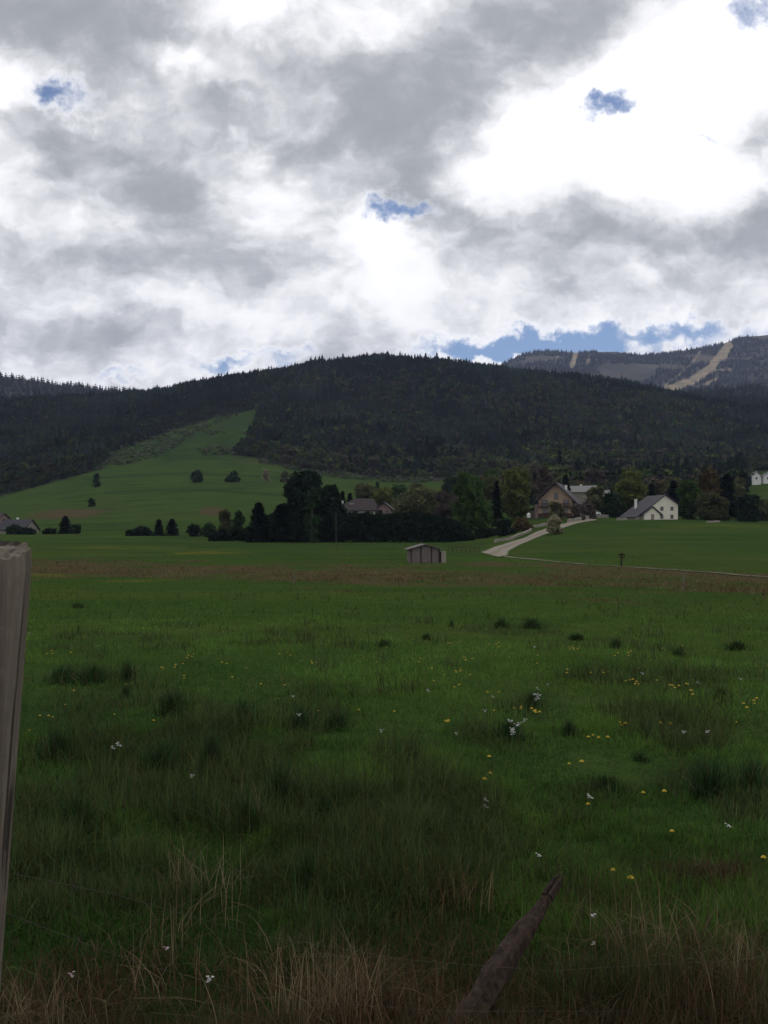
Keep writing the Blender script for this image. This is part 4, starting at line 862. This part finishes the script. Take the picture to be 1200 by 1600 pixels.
# worn top: concentric rings with splits
prev = 0; b0_ = len(vs); nr_t = 7
for q_ in range(1, nr_t + 1):
    f = 1 - q_ / (nr_t + .3)
    for i in range(nrg):
        p = ctr + (vs[i] - ctr) * f; n_ = fbm(np.array([p.x * 60]), np.array([p.y * 60]), 4, 14)[0]; p.z = vs[i].z * f + ctr.z * (1 - f) + n_ * .018 - .001; vs.append(p)
    base_ = b0_ + (q_ - 1) * nrg; pr = 0 if q_ == 1 else base_ - nrg
    fs += [(pr + i, pr + (i+1) % nrg, base_ + (i+1) % nrg, base_ + i) for i in range(nrg)]
fs.append(tuple(range(b0_ + (nr_t - 1) * nrg, b0_ + nr_t * nrg)))
me = bpy.data.meshes.new('gate_post'); base_p = Vector((ctr.x, ctr.y, 0)); me.from_pydata([p - base_p for p in vs], [], fs); me.materials.append(M['post']); me.update()
o = link('wooden_post', me); o.location = base_p; tag(o, 'big weathered square grey wooden post close by at the left border', 'post')
# broken leaning stake
pA = hit(700, 1640); tip = pu(869, 1376, 3.25); m = MB(); pts = []; rad_ = []
n_ = 26; vs = []; fs = []; k_ = 12
d = (tip - pA); ax = d.normalized(); sd_ = ax.cross(Vector((0, 0, 1))).normalized(); up_ = sd_.cross(ax)
for j in range(n_):
    t = j / (n_ - 1); c_ = pA - d * .25 + d * 1.25 * t; ta = max(0, (t - .72) / .28)
    for i in range(k_):
        a = 2 * PI * i / k_; rr = (.054 - .022 * t) * (1 + .9 * fbm(np.array([i * 1.1 + 3]), np.array([t * 12]), 4, 3)[0])
        cut = 1 - ta ** 1.3 * (.5 + .5 * math.cos(a - 2.2 + 1.5 * math.sin(i * 3.1)))
        vs.append(c_ + (sd_ * math.cos(a) * 1.0 + up_ * math.sin(a) * .75) * rr * max(.10, cut * (1 - .35 * ta)))
for j in range(n_ - 1):
    for i in range(k_): fs.append((j*k_+i, j*k_+(i+1) % k_, (j+1)*k_+(i+1) % k_, (j+1)*k_+i))
fs += [tuple(range((n_-1)*k_, n_*k_)), tuple(reversed(range(k_)))]
m.add([v - pA for v in vs], fs)
# splinters at the broken end
for i in range(7):
    a = vs[(n_ - 3) * k_ + (i * 5) % k_] - pA; L_ = rp.uniform(.05, .13); m.tube([a, a + ax * L_ * .6, a + ax * L_ + up_ * rp.normal() * .01], [.009, .006, .001], 4)
me = m.mesh('broken_stake', M['rotten']); o = link('broken_post', me); o.location = pA; tag(o, 'broken dark rotten wooden post leaning out of the grass at the bottom', 'post')
# wires
def wire(pts, label):
    P_ = []
    for k in range(len(pts) - 1):
        a = pu(*pts[k]); b = pu(*pts[k + 1])
        for i in range(8): P_.append(a.lerp(b, i / 8))
    P_.append(pu(*pts[-1])); m = MB().tube(P_, [.0005] * len(P_), 5)
    for i in range(4, len(P_) - 1, 9): m.tube([P_[i] + Vector((.004, 0, .010)), P_[i] + Vector((-.004, 0, -.010))], [.0005, .0005], 4).tube([P_[i] + Vector((.006, .004, -.008)), P_[i] + Vector((-.006, 0, .009))], [.0005, .0005], 4)
    tag(m.build('fence_wire', M['wire']), label, 'wire')
wire([(22, 1365, 1.12), (180, 1398, 1.6), (400, 1460, 2.3), (640, 1500, 2.7), (860, 1517, 2.95), (1040, 1506, 3.05), (1320, 1490, 3.2)], 'upper thin rusty barbed wire running from the big post across the grass')
wire([(5, 1425, 1.12), (200, 1500, 1.7), (420, 1560, 2.3), (700, 1580, 2.7), (1000, 1580, 3.0), (1320, 1570, 3.2)], 'lower thin rusty barbed wire low in the grass near the bottom')

# ------------------------------------------------------------------ grass
def blades(n, pos, hgt, wid, col, r, lean=.35, seg=3, curl=.5):
    a = r.random(n) * 2 * PI; dx, dy = np.cos(a), np.sin(a); la = r.random(n) * 2 * PI; ln = np.abs(r.normal(0, lean, n)); lx, ly = np.cos(la) * ln, np.sin(la) * ln
    lv = np.linspace(0, 1, seg + 1); V = []
    for k, t in enumerate(lv):
        wv_ = wid * .5 * (1 - t * .75) if k < seg else wid * 0
        bend = t ** 1.8; cx_ = pos[:, 0] + lx * hgt * bend; cy_ = pos[:, 1] + ly * hgt * bend
        cz_ = pos[:, 2] + hgt * (t - curl * ln * t * t * .6) - .01
        if k < seg: V += [np.stack([cx_ - dx * wv_, cy_ - dy * wv_, cz_], -1), np.stack([cx_ + dx * wv_, cy_ + dy * wv_, cz_], -1)]
        else: V += [np.stack([cx_, cy_, cz_], -1)]
    nv = len(V); co = np.stack(V, 1).reshape(-1, 3); b = (np.arange(n) * nv)[:, None]
    f = []
    for k in range(seg - 1): f += [[2*k, 2*k+1, 2*k+3], [2*k, 2*k+3, 2*k+2]]
    f.append([2*seg-2, 2*seg-1, 2*seg]); f = np.array(f)
    fa = (b[:, :, None] + f[None]).reshape(-1, 3)
    return co, fa, np.repeat(col, nv, 0)
def build_grass(name, sets, label, cat):
    co, fa, cl = [], [], []; off = 0
    for c, f, k in sets: co.append(c); fa.append(f + off); cl.append(k); off += len(c)
    return tag(link(name, np_mesh(name, np.concatenate(co), np.concatenate(fa), M['grass'], np.concatenate(cl))), label, cat, kind='stuff')
def field_pts(n, Y0, Y1, r, pw=1.0, margin=260):
    Yq = 1 / r.uniform(1 / Y1 ** pw, 1 / Y0 ** pw, n) ** (1 / pw); u = r.uniform(-margin, 1200 + margin, n); x = (u - 600) / F * Yq; z = height(x, Yq)
    u_, v_ = uv_of(x, Yq, z); return x, Yq, z, u_, v_
r = np.random.default_rng(21)
def meadow(n, Y0, Y1, r, seg=3, pw=1.0):
    x, Yq, z, u_, v_ = field_pts(n, Y0, Y1, r, pw); dry, rush, wood, bloom = masks(x, Yq, z)
    hs = np.interp(Yq, [2, 6, 14, 40, 130], [.060, .055, .060, .075, .12]); ws = .0022 + .00108 * Yq
    tone = fbm(x / 1.6, Yq / 1.6, 4, 51); tone2 = fbm(x / .35, Yq / .35, 3, 52); bigt = fbm(x / 9, Yq / 9, 3, 53)
    spots = np.clip((fbm(x / .8, Yq / 1.1, 4, 71) - .10) * 9, 0, .9) * np.interp(v_, [900, 980, 1400, 1500], [.5, 1, 1, .4]) * (Yq < 45)
    patch = np.clip(.62 + 5.0 * fbm(x / .55, Yq / .7, 3, 72), 0, 1)
    isr = r.random(n) < np.maximum(rush * .85 * patch, spots); isd = (r.random(n) < dry * .9) & ~isr; stray = (r.random(n) < np.interp(v_, [1000, 1250, 1500, 1600], [.01, .03, .10, .2])) & ~isr
    h = hs * np.exp(r.normal(0, .28, n)) * (1 + 1.9 * np.clip(tone, -.35, .5)) * (1 + 1.5 * np.clip(tone2, -.4, .5))
    h = np.where(isr, h * np.interp(Yq, [3, 8, 40], [2.0, 2.4, 2.5]), h); h = np.where(isd, h * np.interp(Yq, [2.5, 5, 60, 130], [1.6, 1.6, 1.2, 1.1]), h); h = np.where(stray, h * 1.6, h)
    ws_ = ws * r.uniform(.6, 1.4, n) * np.where(isr, .65, 1) * np.where(stray, .6, 1)
    g1 = np.array([.034, .080, .020]); g2 = np.array([.086, .155, .032])
    k = np.clip(.5 + tone * 1.5 + tone2 * 1.1 + bigt * 1.2 + r.normal(0, .25, n) + np.interp(u_, [0, 400, 650, 1200], [-.25, -.15, .2, .05]) * (v_ > 1050), 0, 1)[:, None]
    col = g1 * (1 - k) + g2 * k
    col = np.where(isr[:, None], np.array([.048, .076, .030]) * r.uniform(.35, 1.5, (n, 1)) * np.array([1.0, 1.0, 1.0]) ** r.normal(0, 1, (n, 1)) * np.stack([r.uniform(.8, 1.5, n), np.ones(n), r.uniform(.7, 1.2, n)], -1), col)
    dmix = (r.random(n) < .22)
    dcol = np.array([[.135, .095, .055], [.085, .060, .034], [.17, .135, .085], [.10, .055, .032]])[r.integers(0, 4, n)] * r.uniform(.6, 1.1, (n, 1)) * np.where((Yq > 16)[:, None], np.array([.64, .54, .44]), np.array([.62, .60, .58]))
    col = np.where((isd & ~(dmix & (Yq > 16)))[:, None], dcol, col)
    col = np.where(stray[:, None], np.array([.085, .072, .042]) * r.uniform(.4, 1.1, (n, 1)), col)
    fg = np.interp(v_, [880, 960, 1000, 1300, 1600], [.72, .9, 1, .92, .85])[:, None]; col = np.where((isd | stray)[:, None], col, col * fg)
    return blades(n, np.stack([x, Yq, z], -1), h, ws_, col, r, .75, seg)
sets = [meadow(190000, 2.0, 8, r), meadow(420000, 2.0, 150, r, 2)]
build_grass('grass', sets, 'dark green meadow grass with dry stalks covering the foreground', 'grass')
# dry and tall grass clumps near the lens
def clump(u, v, n, hh, spread, col, r, lean=.35, w_=.004):
    p = hit(u, v); pos = np.stack([p.x + r.normal(0, spread, n), p.y + r.normal(0, spread, n), np.full(n, p.z)], -1); pos[:, 2] = height(pos[:, 0], pos[:, 1])
    c = np.array(col) * r.uniform(.35, 1.25, (n, 1)); return blades(n, pos, hh * .82 * r.uniform(.4, 1.1, n), np.full(n, w_) * r.uniform(.6, 1.4, n), c, r, lean * 1.5, 4, .9)
TAN = (.20, .155, .092); BRN = (.115, .068, .040); PAL = (.24, .20, .13)
cl = []
for (u, v, n, hh, sp, col, ln, *ww) in [(520, 1600, 260, .42, .10, TAN, .3), (560, 1620, 300, .36, .14, BRN, .5), (30, 1640, 300, .34, .14, TAN, .6), (90, 1620, 160, .26, .15, BRN, .6), (380, 1560, 160, .20, .10, BRN, .6),
                                   (850, 1600, 420, .26, .16, BRN, .9), (920, 1590, 260, .26, .14, TAN, .9), (800, 1590, 200, .22, .10, BRN, .9), (1010, 1600, 260, .34, .15, BRN, .6), (1120, 1600, 300, .38, .16, BRN, .5), (1180, 1560, 220, .36, .15, TAN, .5),
                                   (690, 1425, 90, .34, .10, BRN, .35), (720, 1420, 90, .28, .08, TAN, .4), (285, 1400, 40, .40, .05, TAN, .3), (350, 1400, 30, .38, .06, PAL, .4), (380, 1290, 40, .40, .08, TAN, .3), (980, 1500, 120, .42, .12, TAN, .45), (950, 1440, 60, .34, .1, BRN, .5),
                                   (735, 1640, 160, .26, .10, BRN, .5), (790, 1560, 90, .2, .07, (.05, .07, .02), .5), (700, 1640, 120, .22, .08, TAN, .6), (620, 1560, 180, .3, .14, BRN, .6), (670, 1500, 120, .26, .14, BRN, .7), (1075, 1390, 90, .2, .12, BRN, .8), (1100, 1372, 60, .16, .1, PAL, .9), (450, 1530, 90, .3, .1, TAN, .9), (250, 1540, 90, .34, .14, TAN, .6), (160, 1560, 120, .3, .16, BRN, .6), (300, 1460, 60, .36, .14, TAN, .6), (1060, 1500, 90, .38, .14, TAN, .6)] + [(rq_.uniform(40, 1250), rq_.uniform(876, 926), 26, .32, .8, rq_.choice([BRN, TAN, BRN]), .4, .03) for rq_ in [random.Random(i) for i in range(260)]]:
    v = v if not ww else float(np.interp(u, *BAND1)) + (v - 900) * .35; cl.append(clump(u, v, n, hh, sp, col, r, ln, *ww))
build_grass('dry_grass', cl, 'tan and brown dead grass tangled along the bottom of the picture', 'dry grass')

# ------------------------------------------------------------------ rush tussocks
def tussock_mesh(seed, n=260, dark=1.0):
    r = np.random.default_rng(seed); rr = np.abs(r.normal(0, .42, n)); rr = np.minimum(rr, 1.0); a = r.random(n) * 2 * PI
    pos = np.stack([rr * np.cos(a) * .5, rr * np.sin(a) * .5, -.05 * np.ones(n)], -1); h = (1.05 - .55 * rr ** 1.5) * r.uniform(.55, 1.1, n)
    col = np.array([[.017, .036, .014], [.024, .046, .016], [.012, .024, .011], [.055, .046, .026]])[r.choice(4, n, p=[.4, .32, .18, .10])] * r.uniform(.9, 1.9, (n, 1))
    c, f, k = blades(n, pos, h, np.full(n, .022) * r.uniform(.6, 1.4, n), col, r, .28, 3)
    return np_mesh('tussock', c, f, M['grass'], k)
TM = [tussock_mesh(s_, 300) for s_ in range(5)]
TUS = [(100, 1066, 60, 30, 'dark rush tussock beside the big post, left end of a dark row'), (145, 1068, 90, 32, 'wide dark rush tussock right of the big post'), (200, 1064, 40, 36, 'upright dark rush tussock above the wide dark patch on the left'), (196, 1092, 24, 26, 'narrow dark rush tuft between two rows on the left'), (270, 1118, 76, 40, 'rounded dark rush tussock left of the middle of the meadow'),
 (380, 1128, 60, 38, 'brownish rush tussock on the left half beside the rounded dark one'), (470, 1146, 84, 44, 'large rush tussock with loose tips left of the picture centre'), (525, 1140, 60, 38, 'rush tussock touching the loose tipped one from the right'), (640, 1202, 60, 52, 'solitary compact dark rush tussock at the picture centre'),
 (832, 1107, 50, 30, 'dark rush tussock growing with white flowers, right of centre'), (795, 1156, 74, 38, 'dark rush tussock just below the white flower cluster'), (889, 1152, 40, 28, 'small dark rush tussock right of the white flower cluster'), (783, 982, 34, 17, 'small dark distant tuft, left one of a pair beyond the meadow middle'), (832, 982, 52, 18, 'broad dark distant tuft, right one of a pair beyond the meadow middle'),
 (600, 1012, 38, 14, 'low distant dark tuft in the middle of the meadow'), (666, 1000, 26, 12, 'tiny distant dark tuft right of the meadow centre line'), (962, 1012, 36, 15, 'low distant dark tuft right of centre'), (1060, 1026, 34, 15, 'low distant dark tuft in the right part of the meadow'), (1152, 1016, 56, 17, 'wide low distant tuft near the right border'), (706, 980, 14, 12, 'thin tiny dark tuft alone in the far meadow'),
 (1110, 1246, 110, 66, 'big dense dark rush tussock near the right border'), (1175, 1240, 80, 60, 'dense dark rush tussock cut by the right border'), (945, 1236, 70, 26, 'flat dark tussock left of the big one by the right border'), (700, 1256, 56, 30, 'low dark tussock just right of the centre tussock'), (590, 1300, 90, 56, 'dark tussock below the compact one at the picture centre'), (505, 1290, 60, 50, 'dark tussock in the lower left half beside a bright green gap'),
 (480, 1410, 76, 84, 'tall dark rush tussock behind the lowest yellow flowers'), (440, 1258, 76, 72, 'tall dark rush tussock at the edge of the bright green patch'), (385, 1310, 56, 80, 'tall brown tinged rush tussock left of the bright green patch'), (90, 1190, 80, 60, 'dark rush tussock beside the post in the left rushes'), (250, 1210, 90, 60, 'dark rush tussock in the middle of the left rushes'), (330, 1200, 60, 60, 'dark rush tussock at the right of the left rushes'), (120, 1300, 80, 70, 'dark rush tussock low in the left rushes'), (1125, 1090, 44, 18, 'low dark tuft in the middle distance near the right side'), (1000, 1190, 40, 16, 'small dark tuft between yellow flowers on the right'), (900, 1000, 38, 12, 'faint low distant tuft between the pair and the right tufts'), (120, 950, 40, 9, 'flat distant dark tuft right of the big post')]
for i, (u, v, wp, hp, lb) in enumerate(TUS):
    p = hit(u, v); k = p.y / F
    o = link('rush_tussock', TM[i % 5]); o.location = p; o.rotation_euler = (0, 0, i * 1.7); o.scale = (wp * k, wp * k, hp * k * 1.15); tag(o, lb, 'rush tussock')

# ------------------------------------------------------------------ flowers
def dandelion(s=1.0):
    st = MB().tube([(0, 0, 0), (.004, 0, .06), (0, 0, .12)], [.0022, .002, .002], 5).mesh('stem', M['stem']); vs = []; fs = []
    for k in range(22):
        a = k * 2.4; L_ = .020 - .0050 * (k % 3); z = .115 + .006 * (k % 3); w_ = .35; b = len(vs)
        vs += [(0, 0, z), (L_ * math.cos(a - w_), L_ * math.sin(a - w_), z + .005), (L_ * 1.1 * math.cos(a), L_ * 1.1 * math.sin(a), z + .003), (L_ * math.cos(a + w_), L_ * math.sin(a + w_), z + .005)]; fs.append((b, b+1, b+2, b+3))
    hd = MB().add(vs, fs).mesh('flower_head', M['yellow']); return st, hd
def cuckoo(pm):
    r = random.Random(4); m = MB().tube([(0, 0, 0), (.006, 0, .12), (0, .004, .26)], [.0025, .002, .002], 5); h = MB()
    for k in range(9):
        a = r.random() * 6.3; rr = r.uniform(.008, .032); z = .26 + r.uniform(-.03, .02); c_ = Vector((rr * math.cos(a), rr * math.sin(a), z)); m.tube([(0, .004, .235), c_], [.001, .001], 3)
        for q_ in range(4):
            b = q_ * PI / 2 + a; d1 = Vector((math.cos(b), math.sin(b), .35)) * .011; d2 = Vector((-math.sin(b), math.cos(b), 0)) * .006
            h.add([c_, c_ + d1 + d2, c_ + d1 * 1.25, c_ + d1 - d2], [(0, 1, 2, 3)])
    return m.mesh('stem', M['stem']), h.mesh('flower_head', M[pm])
DST, DHD = dandelion(); CST, CHD = cuckoo('petal'); PST, PHD = cuckoo('pinkpetal')
def whole(a, b):        # the same flower as one mesh for far copies
    me = bpy.data.meshes.new('flower'); v = [tuple(x.co) for x in a.vertices]; f = [tuple(p.vertices) for p in a.polygons]; n = len(v); nf = len(f)
    v += [tuple(x.co) for x in b.vertices]; f += [tuple(i + n for i in p.vertices) for p in b.polygons]; me.from_pydata(v, [], f); me.materials.append(a.materials[0]); me.materials.append(b.materials[0])
    for i, p in enumerate(me.polygons): p.material_index = 0 if i < nf else 1
    me.update(); return me
DW, CW = whole(DST, DHD), whole(CST, CHD)
def flower(kind, u, v, label, s_=1.0, group=None, parts=True, drop=True, cat='flower'):
    st, hd, name = {'d': (DST, DHD, 'dandelion'), 'c': (CST, CHD, 'cuckoo_flower'), 'p': (PST, PHD, 'cuckoo_flower')}[kind]; top = .12 if kind == 'd' else .26
    s_ *= .54 if kind == 'd' else .55
    p = hit(u, v); vg = v + (top * s_) / p.y * F; p = hit(u, vg)
    if parts:
        o = empty(name, p, u * .7); a = link('stem', st, o); b = link('flower_head', hd, o)
    else:
        o = link(name, DW if kind == 'd' else CW); o.location = p; o.rotation_euler = (0, 0, u * .7)
    o.scale = (s_,) * 3; tag(o, label, cat, group); return o
for (k, u, v, s_, lb) in [('d', 497, 1364, 1.1, 'dandelion in front of the dark tussock, left one of two low left of centre'), ('d', 563, 1372, 1.1, 'dandelion right of the dark tussock low left of centre'), ('d', 640, 1361, 1.2, 'lone dandelion low at the picture centre'), ('d', 958, 1361, 1.1, 'paler dandelion above the orange one right of the broken post'), ('d', 985, 1375, 1.4, 'brightest orange dandelion right of the broken post'),
 ('d', 1050, 1300, 1.1, 'dandelion under the big dark tussock at right'), ('d', 1038, 1238, 1.3, 'dandelion at the left foot of the big right tussock'), ('d', 1005, 1240, 1.1, 'dandelion left of the one at the big right tussock'), ('d', 1193, 1343, 1.2, 'dandelion at the right border'), ('d', 757, 1219, 1.4, 'dandelion right of centre, lower one of a small cluster'), ('d', 766, 1209, 1.2, 'dandelion right of centre, upper one of a small cluster'), ('d', 1168, 1585, .8, 'tiny dandelion in the dead grass at the bottom right'), ('d', 919, 1259, 1.2, 'dandelion directly below the white cuckoo flower on the right'),
 ('c', 922, 1250, 1.1, 'white cuckoo flower above a dandelion, right of centre'), ('c', 842, 1340, .8, 'white flower above the tip of the broken post'), ('c', 925, 1433, .75, 'pale flower right of the broken post'), ('c', 327, 1536, .8, 'bright white flower head at the bottom left'), ('p', 260, 1485, .65, 'pink tinged flower in the lower left grass'), ('p', 113, 1526, .65, 'dull pink flower near the bottom left corner'), ('c', 300, 1217, .9, 'small white flower alone in the left rushes'), ('c', 760, 1254, .9, 'small white flower below the pair of yellow ones right of centre'), ('c', 760, 1264, .8, 'lower small white flower below the yellow pair'),
 ('c', 186, 1168, 1.3, 'white flower in the left rushes, right one of a pair'), ('c', 177, 1172, 1.0, 'white flower in the left rushes, left one of a pair'), ('c', 1138, 1293, .9, 'pale small flower under the right tussock'), ('c', 927, 1477, .5, 'tiny white flower under the pale one right of the broken post'), ('c', 660, 1333, .6, 'tiny white flower above the lone centre dandelion')]:
    flower(k, u, v, lb, s_)
r = random.Random(8)
for i in range(9): flower('c', 808 + r.uniform(-12, 12), 1138 + r.uniform(-14, 12), 'white cuckoo flower in the dense cluster at the dark tussock right of centre', 1.15, 'white flowers clustered at the tussock', False)
for i in range(7): flower('c', 843 + r.uniform(-10, 10), 1086 + r.uniform(-10, 10), 'white cuckoo flower in the looser cluster further back right of centre', 1.1, 'white flowers clustered further back', False)
spots = [(710, 1002, 12, 5), (775, 1008, 8, 4), (730, 1030, 10, 4), (652, 1031, 10, 4), (897, 1015, 9, 6), (975, 1022, 14, 5), (720, 1048, 10, 5), (300, 1027, 10, 4), (990, 1066, 9, 6), (1060, 1072, 22, 6), (835, 1112, 9, 5), (808, 1108, 10, 3), (930, 1050, 14, 3), (880, 1048, 10, 3), (1075, 1083, 10, 3), (445, 1022, 10, 3), (490, 1035, 8, 3), (700, 1130, 14, 2), (980, 1132, 14, 3), (1040, 1130, 10, 3), (1165, 1103, 16, 3), (270, 1040, 20, 3), (350, 1034, 12, 2), (90, 1020, 22, 4), (940, 1150, 18, 3), (280, 1060, 20, 2), (1180, 1095, 14, 2), (905, 1190, 20, 2), (770, 1180, 20, 1)]
for (u, v, sp_, n) in spots:
    for i in range(n): flower('d', u + r.uniform(-sp_, sp_), v + r.uniform(-4, 4), 'small yellow dandelion dotted in the open green meadow', r.uniform(1.0, 1.5), 'dandelions dotted over the meadow', False)
for i in range(120):
    v = 925 + 230 * r.random() ** 1.4; flower('d' if r.random() < .85 else 'c', r.uniform(45, 1200), v, 'small pale or yellow flower scattered far over the meadow', r.uniform(.8, 1.3), 'small flowers scattered over the meadow', False)

# ------------------------------------------------------------------ air
m = MB().box(-4200, 4600, -60, 6500, -75, 1250)
hz = m.build('haze', mat('haze_air', lambda t, o: None)); t = hz.data.materials[0].node_tree
pv = t.nodes.new('ShaderNodeVolumePrincipled'); pv.inputs['Color'].default_value = (.56, .66, 1, 1); pv.inputs['Density'].default_value = 0.000044; pv.inputs['Anisotropy'].default_value = .3
o_ = [n for n in t.nodes if n.type == 'OUTPUT_MATERIAL'][0]; t.links.new(pv.outputs[0], o_.inputs['Volume']); tag(hz, kind='stuff')
